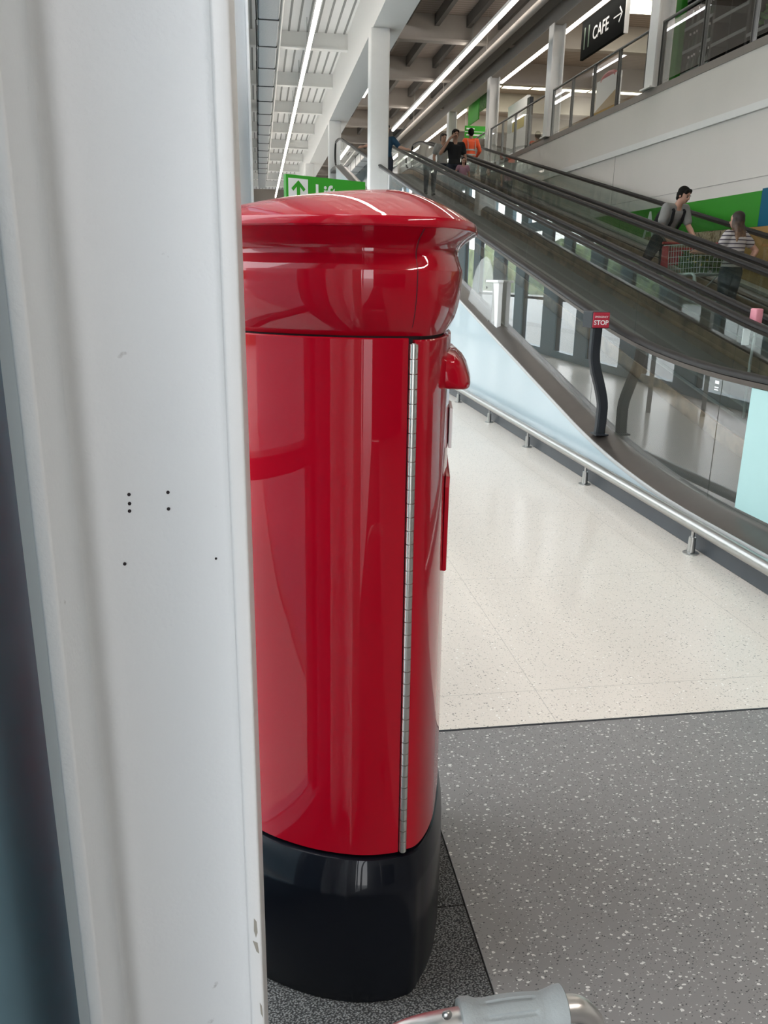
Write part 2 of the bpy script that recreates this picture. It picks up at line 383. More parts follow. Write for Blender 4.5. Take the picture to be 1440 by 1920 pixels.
# hedge and trees across the car park outside
bm = bmesh.new(); random.seed(3)
rows = []
for i in range(140):
    y_ = -40+i; hgt = 4.2+2.6*noise.noise(Vector((i*.21, 0, 3)))+.9*noise.noise(Vector((i*.9, 5, 0)))
    rows.append([(-19+.8*noise.noise(Vector((i*.7, k*.8, 1))), y_, hgt*k/6-.06) for k in range(7)]+[(-22, y_, hgt*.8), (-22, y_, -.06)])
loft(bm, rows)
o = mesh_obj('hedge', bm, patchy('hedge_green', [(.02, .04, .015), (.07, .12, .035), (.16, .22, .08)], 1.4)); o['kind'] = 'structure'; random.seed(7)
# left facade: slate panels and panes in turn, each pane a window of its own
bm = bmesh.new()
box(bm, XW-.12, XW, YB, YE, 5.9, 8.2)
wins = [(.98, 2.3)]
y = 2.36
box(bm, XW-.12, XW, .28, 60, 0, .12); box(bm, XW-.12, XW, .28, 60, 2.7, 2.95); box(bm, XW-.12, XW, YB, 60, 4.6, 5.9)
box(bm, XW-.12, XW, .94, .98, .12, 2.7); box(bm, XW-.12, XW, 2.3, 2.36, .12, 2.7)
k = 0
while y < 58:
    pw = .75 if k % 2 else .55
    box(bm, XW-.12, XW, y, y+pw, .12, 2.7); box(bm, XW-.12, XW, y, y+pw*1.2, 2.95, 4.6)
    wins.append((y+pw, y+pw+(1.3 if k % 2 else 1.0))); y = wins[-1][1]; k += 1
box(bm, XW-.12, XW, y, YE, 0, 5.5)
struct('wall_left', bm, 'slate')
for i, (a, b) in enumerate(wins):
    bm = bmesh.new(); box(bm, XW-.075, XW-.065, a, b, .12, 2.7); w = struct('window_%d' % (i+1), bm, 'clear')
    bm = bmesh.new()
    box(bm, XW-.10, XW-.03, a, a+.035, .12, 2.7); box(bm, XW-.10, XW-.03, b-.035, b, .12, 2.7); box(bm, XW-.10, XW-.03, a, b, 1.02, 1.07)
    mesh_obj('window_frame', bm, 'slate_dark', w)
bm = bmesh.new(); box(bm, XW-.12, XW, .28, .94, .121, 2.699); struct('wall_left_panel', bm, pbr('slate_panel_lit', (.20, .34, .42), .6, 0, .06, 3, spec=.2))  # same slate cladding; the daylight on this bay is put into a lighter colour
# glazed entrance vestibule to the left behind the viewer
bm = bmesh.new()
VX, VZ = -7.5, 4.5
box(bm, VX, XW-.12, .28, .4, 0, VZ)
box(bm, VX-.1, VX, YB, .4, VZ-.15, VZ); box(bm, VX, -.35, YB-.1, YB, VZ-.15, VZ)
for y_ in (-4.95, -3.2, -1.5, .34): box(bm, VX-.1, VX, y_-.05, y_+.05, 0, VZ)
for x_ in (-7.45, -6, -4.5, -3, -1.5, -.39): box(bm, x_-.05, x_+.05, YB-.1, YB, 0, VZ)
struct('wall_vestibule', bm, 'slate')
bm = bmesh.new(); box(bm, VX, XW-.1, YB, .4, VZ, VZ+.1); struct('ceiling_vestibule', bm, 'roofwhite')
bm = bmesh.new(); box(bm, VX, XW-.15, YB, .4, -.2, -.001); struct('floor_vestibule', bm, 'greytile')
# pale jamb strip beside the near column
bm = bmesh.new(); box(bm, -.2165, -.1985, .72, .90, 0, 2.7); struct('trim_2', bm, 'beam')

# entrance end behind the viewer: tall glazing on posts
bm = bmesh.new()
box(bm, -.34, 2.6, YB-.12, YB, 2.3, 4.4); box(bm, -.34, 2.6, YB-.12, YB, 0, 2.3, 1); box(bm, 2.6, 12, YB-.12, YB, 0, 8.4); box(bm, XW-.1, 2.6, YB-.12, YB, 4.4, 8.4)
struct('wall_front', bm, [pbr('grey_lobby_wall', (.55, .53, .50), .8), 'slate_dark'])

# right wall: fascia over a slightly set back lower wall
bm = bmesh.new()
box(bm, XR, XR+.25, YB, 60, 0, 3.84); box(bm, XR-.035, XR+.25, YB, 60, 3.84, 4.55)
struct('wall_right', bm, 'wall')
bm = bmesh.new(); box(bm, XR-.05, XR-.002, YB, 60, 3.735, 3.84); struct('trim_3', bm, 'beam')
bm = bmesh.new(); box(bm, XR-.05, XR+.2, YB, 60, 4.55, 4.665); struct('trim_4', bm, pbr('taupe_edge_trim', (.24, .21, .19), .5))
bm = bmesh.new(); box(bm, XR-.008, XR-.0005, YB, 60, 2.843, 2.85)
for y in (7.6, 16.2, 20.4, 24.6): box(bm, XR-.006, XR-.0005, y, y+.008, 0, 3.735)
struct('trim_5', bm, pbr('wall_joint', (.38, .36, .34), .7))
bm = bmesh.new(); box(bm, XR+.2, 46, YB, YE, 4.2, 4.6); struct('floor_mezzanine', bm, pbr('shop_floor', (.30, .26, .23), .5))
# shop behind the gallery
bm = bmesh.new(); box(bm, XW-.2, 46, YE, YE+.2, 0, 8.4); struct('wall_back', bm, pbr('shop_back_wall', (.30, .25, .21), .8))
bm = bmesh.new(); box(bm, 46, 46.2, YB, YE, 4.2, 8.4); struct('wall_shop', bm, pbr('shop_side_wall', (.26, .21, .18), .8))
# roof: white ribbed deck over the aisle, brown deck over hall and shop
BX = 2.43                                                                # inner face of the long box beam
bm = bmesh.new(); box(bm, XW-.2, BX+.3, YB, YE, 7.36, 7.6)
x = XW
while x < BX:
    box(bm, x, x+.05, YB, YE, 7.348, 7.37, 1); x += .235
struct('ceiling', bm, ['roofwhite', 'rib'])
bm = bmesh.new(); box(bm, BX+.3, 46.2, YB, YE, 8.0, 8.15); struct('ceiling_hall', bm, 'roofbrown')
CB = [23.1+4.37*i for i in range(-6, 9)]
for yb in CB:
    bm = bmesh.new(); box(bm, XW, BX, yb, yb+.1, 7.0, 7.36); box(bm, XW, BX, yb-.06, yb+.16, 6.97, 7.0)
    struct('cross_beam', bm, 'beam')
    bm = bmesh.new(); box(bm, BX+.6, 46, yb+.2, yb+.32, 7.42, 8.0); box(bm, BX+.6, 46, yb+.12, yb+.4, 7.36, 7.42)
    struct('cross_beam_hall', bm, 'brownbeam')
for x in (3.9, 4.75, 5.6, 6.45):
    bm = bmesh.new(); box(bm, x, x+.12, YB, YE, 7.72, 8.0); struct('purlin', bm, 'purlin')
bm = bmesh.new(); box(bm, BX, BX+.62, YB, YE, 6.25, 7.75); struct('long_beam', bm, 'beam')
bm = bmesh.new(); box(bm, XR-.06, XR+.36, YB, YE, 7.08, 7.5); box(bm, XR-.2, XR+.5, YB, YE, 7.5, 7.56); struct('long_beam_gallery', bm, 'brownbeam')
bm = bmesh.new(); box(bm, 6.2, 6.6, YB, 50, 7.15, 7.4); struct('cable_tray', bm, 'purlin')
for i, (x0, x1, y0, y1) in enumerate(((9.2, 14.7, 19.6, 22.2), (7.8, 15.5, 29.0, 31.2), (7.8, 17, 33.2, 35.2), (18, 30, 22, 26), (18, 30, 44, 47), (9, 20, 10, 12.5))):
    bm = bmesh.new()
    n = int((x1-x0)/1.1)
    for j in range(n): box(bm, x0+j*1.1, x0+j*1.1+1.0, y0, y1, 7.985, 7.998)
    struct('rooflight_%d' % (i+1), bm, 'rooflight')
bm = bmesh.new()
for j in range(9): box(bm, 9+j*2.6, 9+j*2.6+2.4, YE-.06, YE-.01, 6.55, 7.2)
struct('window_90', bm, 'daylight')

# ================================================================== columns
def hcolumn(name, label, x0, x1, yw, out, z1, tf, tw, mats='column', group=None):
    """H section: flanges at x0 and x1 running along Y, web across at yw"""
    t = thing(name, label, 'column', ((x0+x1)/2, yw, 0), group)
    def fl(a, b):
        def f(bm): bevbox(bm, a, b, yw-tw/2-out, yw+tw/2+out, 0, z1, min(.004, tf*.2), 3)
        return f
    part('flange', fl(x0, x0+tf), mats, t, smooth=True, angle=40); part('flange', fl(x1-tf, x1), mats, t, smooth=True, angle=40)
    def web(bm):
        r = .011; xa, xb = x0+tf, x1-tf; y0, y1 = yw-tw/2, yw+tw/2
        pl = [(xa-.001, y0-r)]+[(xa+r-r*math.cos(q*PI/10), y0-r+r*math.sin(q*PI/10)) for q in range(1, 6)]
        pl += [(xb-r+r*math.sin(q*PI/10), y0-r+r*math.cos(q*PI/10)) for q in range(0, 5)]+[(xb+.001, y0-r), (xb+.001, y1), (xa-.001, y1)]
        prism(bm, pl, 'Z', 0, z1)
    part('web', web, mats, t, smooth=True, angle=35)
    return t
near = hcolumn('steel_column', 'white painted steel H column in the left foreground, with small screw holes in its web', -.198, -.0162, .801, .105, 7.0, .0148, .012)
YW = .795
for px, py in ((242, 927), (243, 944), (243, 958), (315, 923), (316, 954), (234, 1057), (405, 1047)):
    p = on(px, py, 1, YW)
    part('screw_hole', lambda b, p=p: cyl(b, (p.x, YW-.0004, p.z), .0017 if px != 405 else .0012, .0012, 14, 'Y'), 'groove', near)
for i, pts in enumerate(([(476, 1722), (481, 1728), (483, 1748), (480, 1758), (476, 1745)], [(474, 1764), (483, 1768), (486, 1788), (481, 1784)], [(487, 1880), (491, 1886), (493, 1908), (489, 1900)])):
    P = [on(x, y, 1, .6898) for x, y in pts]
    part('paint_chip', lambda b: loft(b, [[(p.x, .6896, p.z) for p in P], [(p.x, .6902, p.z) for p in P]]), 'chip', near)
hcolumn('steel_column', 'white painted steel H column seen just behind the near one, left of the ceiling duct', -.235, -.02, 6.4, .11, 6.97, .02, .014)
for i, (px, py) in enumerate(((711, 56), (627, 228), (580, 307))):
    p = on(px, py, 2, 6.25)
    t = thing('aisle_column', ['white aisle column behind the post box lid, nearest of the row', 'slimmer looking white aisle column, second in the row, right above the green lift sign', 'small far white aisle column above the green lift sign'][i], 'column', (p.x, p.y, 0), None)
    w = .2
    part('shaft', lambda b: bevbox(b, p.x-w, p.x+w, p.y-w, p.y+w, 0, 6.25, .03, 3), 'white', t, smooth=True, angle=40)
    part('base_plate', lambda b: bevbox(b, p.x-.3, p.x+.3, p.y-.3, p.y+.3, 0, .03, .005, 1), 'white', t)
for i, yy in enumerate((14.85, 20.25, 25.6, 31.0)):
    lab = ['white gallery column beside the green shelf end panel', 'white gallery column left of the hanging black sign', 'white gallery column right of the green banners', 'far pale gallery column left of the green banners'][i]
    t = thing('gallery_column', lab, 'column', (XR+.05, yy, 4.665))
    part('shaft', lambda b: (box(b, XR-.10, XR-.07, yy-.16, yy+.16, 4.665, 7.08), box(b, XR+.17, XR+.2, yy-.16, yy+.16, 4.665, 7.08), box(b, XR-.07, XR+.17, yy-.012, yy+.012, 4.665, 7.08)), 'white', t)
    part('base_plate', lambda b: box(b, XR-.16, XR+.2, yy-.2, yy+.2, 4.665, 4.69), 'white', t)

# ================================================================== red post box
O = Vector((.16, 1.62)); TH = -.2
eu = Vector((math.cos(TH), math.sin(TH))); ev = Vector((-math.sin(TH), math.cos(TH)))
half = [(.2235, 0), (.2215, -.0615), (.2085, -.172), (.1815, -.246), (.1465, -.270), (.078, -.2855), (.002, -.2805), (-.075, -.2595), (-.147, -.224), (-.21, -.165), (-.245, -.09), (-.257, 0)]
ctrl = half + [(u, -v) for u, v in half[-2:0:-1]]
def catmull(P, n):
    out = []
    k = len(P)
    for i in range(k):
        p0, p1, p2, p3 = [Vector(P[(i+j-1) % k]) for j in range(4)]
        for s in range(n):
            t = s/n
            out.append(.5*((2*p1)+(-p0+p2)*t+(2*p0-5*p1+4*p2-p3)*t*t+(-p0+3*p1-3*p2+p3)*t**3))
    return out
OUT = catmull(ctrl, 10)
NN = len(OUT)
NRM = []
for i in range(NN):
    d = (OUT[(i+2) % NN]-OUT[(i-2) % NN]).normalized(); n = Vector((-d.y, d.x))
    if n.dot(OUT[i]) < 0: n = -n
    NRM.append(n)
def W2(p): q = O + eu*p.x + ev*p.y; return q
def ring(z, off, idx=None, front=1.0):
    r = []
    for i in (range(NN) if idx is None else idx):
        f = min(1, max(0, (NRM[i % NN].x-.15)/.84)); f = f*f*(3-2*f)
        q = W2(OUT[i % NN]+NRM[i % NN]*off*(1+(front-1)*f)); r.append((q.x, q.y, z))
    return r
pb = thing('post_box', 'red pillar post box with black plinth on the dark mat beside the white column', 'post box', (O.x, O.y, 0))
def plinth(bm):
    pr = [(0, .034), (.004, .036), (.18, .0355), (.262, .033), (.272, .031), (.318, .012), (.328, .005), (.331, -.004)]
    loft(bm, [ring(z, o, None, .36) for z, o in pr])
part('plinth', plinth, 'black', pb, smooth=True, angle=32)
part('core', lambda b: loft(b, [ring(.3, -.016), ring(1.37, -.022)]), 'groove', pb, smooth=True, angle=40)
# hinge position on the outline (near the front corner on the camera side) and its mirror
hu = min(range(NN//2), key=lambda i: abs(OUT[i].x-.150)+abs(OUT[i].y+.27)*.3)
def shell(idx, z0, z1, o0, o1, t=.010):
    def f(bm):
        prof = [(z0, o0-t), (z0, o0-.002), (z0+.002, o0), (z1-.002, o1), (z1, o1-.002), (z1, o1-t)]
        vs = loft(bm, [ring(z, o, idx) for z, o in prof], False, False)
        n = len(idx)
        for j in (0, n-1): bm.faces.new([vs[i][j] for i in range(len(prof))])
    return f
Z0, Z1 = .336, 1.3492
part('body', shell(list(range(hu+2, NN-hu-1)), Z0, Z1, 0, -.008), 'red', pb, smooth=True, angle=38)
door = part('door', shell(list(range(-hu, hu+1)), Z0+.003, Z1-.003, 0, -.008), 'red', pb, smooth=True, angle=38)
# piano hinge
hm = OUT[hu].lerp(OUT[hu+1], .5)
p0, p1 = W2(hm+NRM[hu]*.0035), W2(hm+NRM[hu]*-.0045)
def hinge(bm):
    n = 40
    for i in range(n):
        a = i/n; b = (i+.94)/n
        A = Vector((p0.x+(p1.x-p0.x)*a, p0.y+(p1.y-p0.y)*a, Z0+.006+(Z1-Z0-.014)*a)); B = Vector((p0.x+(p1.x-p0.x)*b, p0.y+(p1.y-p0.y)*b, Z0+.006+(Z1-Z0-.014)*b))
        tube(bm, [A, B], .0074, 14)
    tube(bm, [(p0.x, p0.y, Z0+.006), (p1.x, p1.y, Z1-.008)], .0042, 8)
part('hinge', hinge, pbr('bright_hinge_steel', (.68, .67, .63), .3, 1, .08, 40), pb, smooth=True, angle=40)
def cap_lower(bm):
    pr = [(1.3512, -.024), (1.352, -.018), (1.354, -.0165), (1.372, -.004), (1.390, .004), (1.412, .010), (1.436, .0128), (1.4565, .0138), (1.4578, .0134), (1.468, .0078), (1.479, .0018), (1.486, -.0012), (1.4905, -.001), (1.495, .0015), (1.502, .009), (1.511, .024), (1.518, .039), (1.521, .0455)]
    loft(bm, [ring(z, o, None, .7) for z, o in pr], True, True)
cap = part('lid', cap_lower, 'red', pb, smooth=True, angle=26)
def rim(bm):
    pr = [(1.5205, .030), (1.5205, .0462), (1.5215, .0485), (1.524, .0495), (1.533, .0478), (1.5365, .045), (1.538, .041)]
    base = ring(1.538, .041, None, .7); cu = W2(Vector((.085, 0)))
    rs = [ring(z, o, None, .7) for z, o in pr]
    zt, z_ = 1.602, 1.538
    for t in (.975, .95, .92, .88, .83, .77, .7, .62, .53, .43, .32, .2, .1):
        r = []
        for (x, y, _) in base:
            X = cu.x+(x-cu.x)*t; Y = cu.y+(y-cu.y)*t
            z = z_+(zt-z_)*(1-t**1.65)**.95
            r.append((X, Y, z))
        rs.append(r)
    loft(bm, rs)
part('dome', rim, 'red', pb, smooth=True, angle=30)
def lidseam(bm):
    i = hu+1
    pts = []
    for z, o in ((1.356, -.0165), (1.372, -.0045), (1.390, .0035), (1.412, .0095), (1.436, .0123), (1.456, .013), (1.474, .0035), (1.487, .0015), (1.503, .0135), (1.519, .0395)):
        q = W2(OUT[i]+NRM[i]*o); pts.append((q.x, q.y, z))
    tube(bm, pts, .0011, 6)
part('lid_joint', lidseam, pbr('dark_red_joint', (.10, .004, .01), .5), pb)
def loc3(u, v, z): q = W2(Vector((u, v))); return (q.x, q.y, z)
def hood(bm):
    prof = [(-.02, 1.312), (.008, 1.308), (.026, 1.298), (.042, 1.281), (.053, 1.262), (.058, 1.248), (.0565, 1.241), (.05, 1.2375), (.02, 1.2365), (-.02, 1.238)]
    rs = []
    for v, s in ((-.150, .0), (-.149, .45), (-.146, .68), (-.139, .86), (-.128, .96), (-.11, 1.0), (0, 1.0), (.11, 1.0), (.128, .96), (.139, .86), (.146, .68), (.149, .45), (.150, .0)):
        rs.append([loc3(.212+.012*(1-(v/.15)**2)+max(o, -.02)*.60*(s if o > 0 else 1), v, 1.270+(z-1.262)*.92*(.25+.75*s)) for o, z in prof])
    loft(bm, rs)
part('slot_hood', hood, 'red', door, smooth=True, angle=45)
def plate(v0, v1, z0, z1, th, cut):
    def f(bm):
        N_ = 8
        def U(v): return .2235-.52*v*v
        pts = [(v0, z0), (v1, z0), (v1, z1-cut), (v1-cut*.4, z1), (v0+cut*.4, z1), (v0, z1-cut)]
        a = [loc3(U(v)-.004, v, z) for v, z in pts]; b = [loc3(U(v)+th-.002, v, z) for v, z in pts]; c = [loc3(U(v)+th, v*.98, (z-(z0+z1)/2)*.985+(z0+z1)/2) for v, z in pts]
        loft(bm, [a, b, c])
    return f
part('lock_cover', plate(-.11, .11, .882, 1.075, .004, .02), 'red', door)
part('notice_plate', plate(-.05, .05, 1.12, 1.20, .0022, .004), 'signwhite', door)

# ================================================================== moving walkways
SL, YK, RK = .2075, 5.05, 1.05        # slope, knee, half length of the curve
YT = 27.2
def rise(Y):
    def knee(y):
        if y < YK-RK: return 0
        if y > YK+RK: return SL*(y-YK)
        return SL*(y-YK+RK)**2/(4*RK)
    a = knee(Y); top = SL*(YT-YK)
    if Y > YT-1: 
        if Y > YT+1: return top
        return knee(YT-1)+SL*(Y-YT+1)-SL*(Y-YT+1)**2/4
    return a
def ysamples(a, b):
    s = [a]
    y = math.floor(a)+1
    while y < b:
        s.append(y); y += (.2 if YK-RK-.3 < y < YK+RK+.1 or YT-1.2 < y < YT+1 else 1.0)
        y = round(y, 3)
    s.append(b); return s
def sweep(bm, poly, a, b, base=0, mi=0, floor=None):
    """cross-section poly (x, dz) carried along the incline"""
    rs = []
    for Y in ysamples(a, b):
        r = rise(Y); rs.append([(x, Y, max(r+base+dz, 0) if floor is None or dz > floor else 0.0) for x, dz in poly])
    loft(bm, rs)
Y0, Y1 = 2.3, 29.4
def walkway(label, xa, xb, dka, dkb, drop=0):
    """xa, xb: handrail lines"""
    t = thing('moving_walkway', label, 'moving walkway', ((xa+xb)/2, Y0, 0))
    part('pallet_belt', lambda b: sweep(b, [(xa+.13, -.06-drop), (xa+.13, .004-drop), (xb-.13, .004-drop), (xb-.13, -.06-drop)], Y0-.6, Y1+1), 'belt', t, smooth=True, angle=30)
    for x, sgn, dk in ((xa, 1, dka), (xb, -1, dkb)):
        # inner skirt, deck, glass, track, handrail
        part('skirt', lambda b: sweep(b, [(x+sgn*.10, -.05-drop), (x+sgn*.10, .13), (x+sgn*.118, .13), (x+sgn*.118, -.05-drop)], Y0, Y1), 'stainless', t, smooth=True, angle=30)
        part('deck', lambda b: sweep(b, [(x-sgn*dk, .05), (x-sgn*dk, .15), (x-sgn*.035, .2), (x+sgn*.02, .2), (x+sgn*.10, .15), (x+sgn*.10, .05)], Y0-.15, Y1), 'deckmetal', t, smooth=True, angle=30)
        js = [2.42]+[4.24+1.83*i for i in range(14)]
        for j0, j1 in zip(js[:-1], js[1:]):
            part('glass_panel', lambda b: sweep(b, [(x-.005, .198), (x-.005, .925), (x+.005, .925), (x+.005, .198)], j0+.004, j1-.004), 'glass', t)
        def rail(bm):
            sec = [(-.036, .0), (-.036, .016), (-.026, .029), (0, .033), (.026, .029), (.036, .016), (.036, .0), (.024, -.006), (-.024, -.006)]
            sweep(bm, [(x+u, .94+w) for u, w in sec], Y0+.1, Y1-1.2)
            for ye, s2 in ((Y0+.1, -1), (Y1-1.2, 1)):
                zc = rise(ye)+.94-.33
                tube(bm, [(x, ye+s2*.33*math.sin(q*PI/8), zc+.35*math.cos(q*PI/8)) for q in range(9)], .03, 8)
        part('handrail', rail, 'rubber', t, smooth=True, angle=50)
        part('handrail_track', lambda b: sweep(b, [(x-.022, .905), (x-.030, .934), (x+.030, .934), (x+.022, .905)], Y0+.1, Y1-1.2), 'deckmetal', t, smooth=True, angle=30)
    return t
w1 = walkway('nearest inclined moving walkway with glass sides and a pale blue side panel', 2.6, 3.79, .155, .09)
w2 = walkway('middle inclined moving walkway, carrying the man in the black t-shirt', 4.02, 5.15, .10, .09)
w3 = walkway('farthest inclined moving walkway against the wall, carrying the couple with the trolley', 5.4, 6.6, .11, .12, .1)
# outer side of the nearest walkway
def cladside(bm):
    rs = []
    for Y in ysamples(Y0-.15, 26.5):
        top = rise(Y)+.13; rs.append([(2.440, Y, 0), (2.440, Y, top), (2.475, Y, top), (2.475, Y, 0)])
    loft(bm, rs)
part('side_panel', cladside, 'clad', w1, smooth=True, angle=30)
part('edge_trim', lambda b: sweep(b, [(2.434, .128), (2.434, .147), (2.438, .152), (2.447, .152), (2.447, .128)], Y0-.15, 26.5), pbr('grey_edge_trim', (.40, .40, .39), .4), w1, smooth=True, angle=40)
part('kerb', lambda b: bevbox(b, 2.375, 2.44, Y0-.6, 26.5, 0, .105, .006, 2), 'kerb', w1)
for w, x0, x1 in ((w2, 3.895, 3.93), (w3, 5.265, 5.31)):
    part('side_panel', lambda b: loft(b, [[(x0, Y, 0), (x0, Y, rise(Y)+.1), (x1, Y, rise(Y)+.1), (x1, Y, 0)] for Y in ysamples(Y0, 27)]), 'deckmetal', w)
part('side_panel', lambda b: loft(b, [[(6.80, Y, 0), (6.80, Y, rise(Y)+.18), (6.97, Y, rise(Y)+.18), (6.97, Y, 0)] for Y in ysamples(Y0, 27)]), 'wall', w3)
# pale film on the nearest glass
def film(bm):
    box(bm, 2.5885, 2.5945, 2.6, 3.945, .235, .90)
o = part('glass_film', film, 'sticker', w1)
# small printed marks on the glass
part('safety_mark', lambda b: [box(b, 2.5915, 2.5945, 4.27+.0, 4.31, z, z+h) for z, h in ((.875, .018), (.852, .006), (.838, .006))], 'signwhite', w1)
for k in range(9):
    yy = 7.4+1.83*k
    for d in (0, .09):
        part('glass_fixing', lambda b: cyl(b, (4.012, yy+d, rise(yy)+.84), .013, .012, 12, 'X'), 'steel', w2)
        part('glass_fixing', lambda b: cyl(b, (5.392, yy+d, rise(yy)+.84), .013, .012, 12, 'X'), 'steel', w3)
# clear deflector shield with its white upright
t = thing('deflector_shield', 'arched clear acrylic deflector on a white upright, on the walkway side behind the post box', 'shield', (2.53, 8.9, rise(8.9)+.2))
def shield(bm):
    a = on(884, 592, 0, 2.5); b_ = on(926, 624, 0, 2.5); pts = []
    c = [(872, 585), (883, 545), (893, 505), (903, 487), (912, 481), (919, 487), (923, 505), (925, 540), (926, 580), (926, 622), (915, 612), (895, 598)]
    P = [on(x, y, 0, 2.52) for x, y in c]
    loft(bm, [[(2.515, p.y, p.z) for p in P], [(2.525, p.y, p.z) for p in P]])
    return P
part('shield_pane', shield, 'frost', t)
part('upright', lambda b: bevbox(b, 2.525, 2.575, 8.58, 8.80, rise(8.6)+.17, 1.40, .008, 2), 'white', t)
part('bracket', lambda b: bevbox(b, 2.505, 2.57, 8.55, 9.02, 1.385, 1.41, .004, 1), 'signwhite', t)
for (py, pz) in ((9.0, 1.33), (9.28, .98), (8.86, .98)):
    part('bolt', lambda b: cyl(b, (2.512, py, pz), .012, .012, 12, 'X'), 'steel', t)

# emergency stop posts
def stop_post(label, pts, px, py, sc=1.0):
    t = thing('emergency_stop_post', label, 'stop post', pts[0])
    P = catmull_open([Vector(p) for p in pts], 6)
    def pole(bm):
        rs = []
        for i, p in enumerate(P):
            d = (P[min(i+1, len(P)-1)]-P[max(i-1, 0)]).normalized(); a = Vector((0, 1, 0)); a = (a-d*a.dot(d)).normalized(); b = d.cross(a)
            w = .036; h = .03
            rs.append([p+b*sx*w+a*sy*h for sx, sy in ((-1, -.7), (-.7, -1), (.7, -1), (1, -.7), (1, .7), (.7, 1), (-.7, 1), (-1, .7))])
        loft(bm, rs)
    part('post', pole, 'slate_dark', t)
    part('foot', lambda b: bevbox(b, pts[0][0]-.05, pts[0][0]+.05, pts[0][1]-.06, pts[0][1]+.06, pts[0][2]-.004, pts[0][2]+.008, .002, 1), 'slate_dark', t)
    return t, P[-1]
def catmull_open(P, n):
    Q = [P[0]*2-P[1]]+P+[P[-1]*2-P[-2]]; out = []
    for i in range(len(P)-1):
        p0, p1, p2, p3 = Q[i:i+4]
        for s in range(n):
            t = s/n; out.append(.5*((2*p1)+(-p0+p2)*t+(2*p0-5*p1+4*p2-p3)*t*t+(-p0+3*p1-3*p2+p3)*t**3))
    out.append(P[-1]); return out
YS = 5.65
c = [(1122, 828), (1127, 785), (1129, 755), (1123, 720), (1117, 695), (1114, 670), (1116, 640), (1119, 612)]
P = [on(x, y, 1, YS) for x, y in c]
zb = rise(YS)+.185; P[0].z = zb
t, top = stop_post('black emergency stop post with a red head, standing on the near walkway deck', P, 0, 0)
A = on(1113, 586, 1, YS-.05); B = on(1141, 615, 1, YS-.05)
part('head', lambda b: bevbox(b, A.x-.004, B.x+.006, YS-.045, YS+.13, B.z-.004, A.z+.006, .006, 2), 'slate_dark', t)
pl = part('sign_plate', lambda b: bevbox(b, A.x+.001, B.x+.001, YS-.052, YS-.044, B.z+.001, A.z+.001, .003, 1), 'signred', t)
fx = lambda s, size, x, z, bold=0: text_mesh('lettering', s, size, 'signwhite', pl, basis((x, YS-.0525, z), (1, 0, 0), (0, 0, 1), (0, -1, 0)), .0008, bold, 'CENTER')
xm = (A.x+B.x)/2
fx('EMERGENCY', .0175, xm+.001, A.z-.036); fx('STOP', .046, xm+.001, B.z+.022, .0008)
# second one, seen across the glass between the first two walkways
p2 = on(1366, 690, 0, 3.9)
b2 = Vector((3.9, 6.0, rise(6.0)+.17))
t = thing('emergency_stop_post', 'slim emergency stop post with a faded pink head between the near and middle walkways', 'stop post', b2)
part('post', lambda b: tube(b, [b2, b2+Vector((0, .02, .45)), b2+Vector((0, .0, .74))], .012, 10), 'steel', t, smooth=True, angle=40)
part('head', lambda b: bevbox(b, 3.862, 3.925, 5.97, 6.06, b2.z+.70, b2.z+.87, .012, 3), 'pink', t, smooth=True, angle=40)
part('plate', lambda b: bevbox(b, 3.79, 3.855, 6.0, 6.006, b2.z+.585, b2.z+.715, .002, 1), 'signwhite', t)
part('plate_arm', lambda b: box(b, 3.85, 3.9, 6.0, 6.008, b2.z+.64, b2.z+.66), 'steel', t)

# bumper rail along the kerb
t = thing('bumper_rail', 'low polished steel bumper rail along the dark kerb of the nearest walkway', 'rail', (2.315, 3.9, 0))
part('rail', lambda b: tube(b, [(2.315, y, .163) for y in (1.9, 4, 8, 14, 20)], .034, 20), 'steel', t, smooth=True, angle=40)
for y in (2.5, 3.87, 5.39, 6.71, 7.95, 9.3, 10.7, 12.1, 13.5):
    def post(bm):
        tube(bm, [(2.315, y, .0), (2.315, y, .095)], [.0225, .019], 14); tube(bm, [(2.315, y, .09), (2.315, y, .15)], .0095, 10)
    o = part('post', post, 'steel', t, smooth=True, angle=40)
    part('foot', lambda b: tube(b, [(2.315, y, 0), (2.315, y, .006), (2.315, y, .009)], [.043, .043, .036], 18), 'steel', t, smooth=True, angle=40)

# ================================================================== ceiling services
def strip(label, x, z, y0, y1, hang, w=.068, group=None):
    t = thing('strip_light', label, 'strip light', (x, y0, z), group)
    part('housing', lambda b: box(b, x-w*.5, x+w*.5, y0, y1, z+.045, z+.13), 'beam', t)
    n = int((y1-y0)/1.75)
    for i in range(n):
        a = y0+(y1-y0)*i/n; b_ = y0+(y1-y0)*(i+1)/n
        part('diffuser', lambda b: bevbox(b, x-w*.62, x+w*.62, a+.006, b_-.006, z-.025, z+.045, .012, 2), 'strip', t)
    for i in range(int((y1-y0)/4.1)+1):
        yy = y0+.4+4.1*i
        if yy < y1: part('hanger', lambda b: tube(b, [(x, yy, z+.1), (x, yy, hang)], .008, 6), 'steel', t)
    return t
z = 6.55; p = on(608, 0, 2, z); q = on(514, 370, 2, z)
strip('long white strip light hanging over the left aisle', (p.x+q.x)/2, z, 1.0, q.y, 7.36)
z = 7.2; p = on(970, 0, 2, z); q = on(735, 245, 2, z)
strip('long strip light over the walkways, nearest the aisle beam on the hall side', (p.x+q.x)/2, z, 2.0, q.y, 8.0)
p = on(1145, 0, 2, z); q = on(935, 155, 2, z)
strip('strip light behind the gallery columns, left of the black hanging sign', (p.x+q.x)/2, z, 8.0, q.y, 8.0)
strip('far strip light showing left of the green banners', (p.x+q.x)/2, z, 31.2, 44, 8.0)
p = on(696, 157, 2, z)
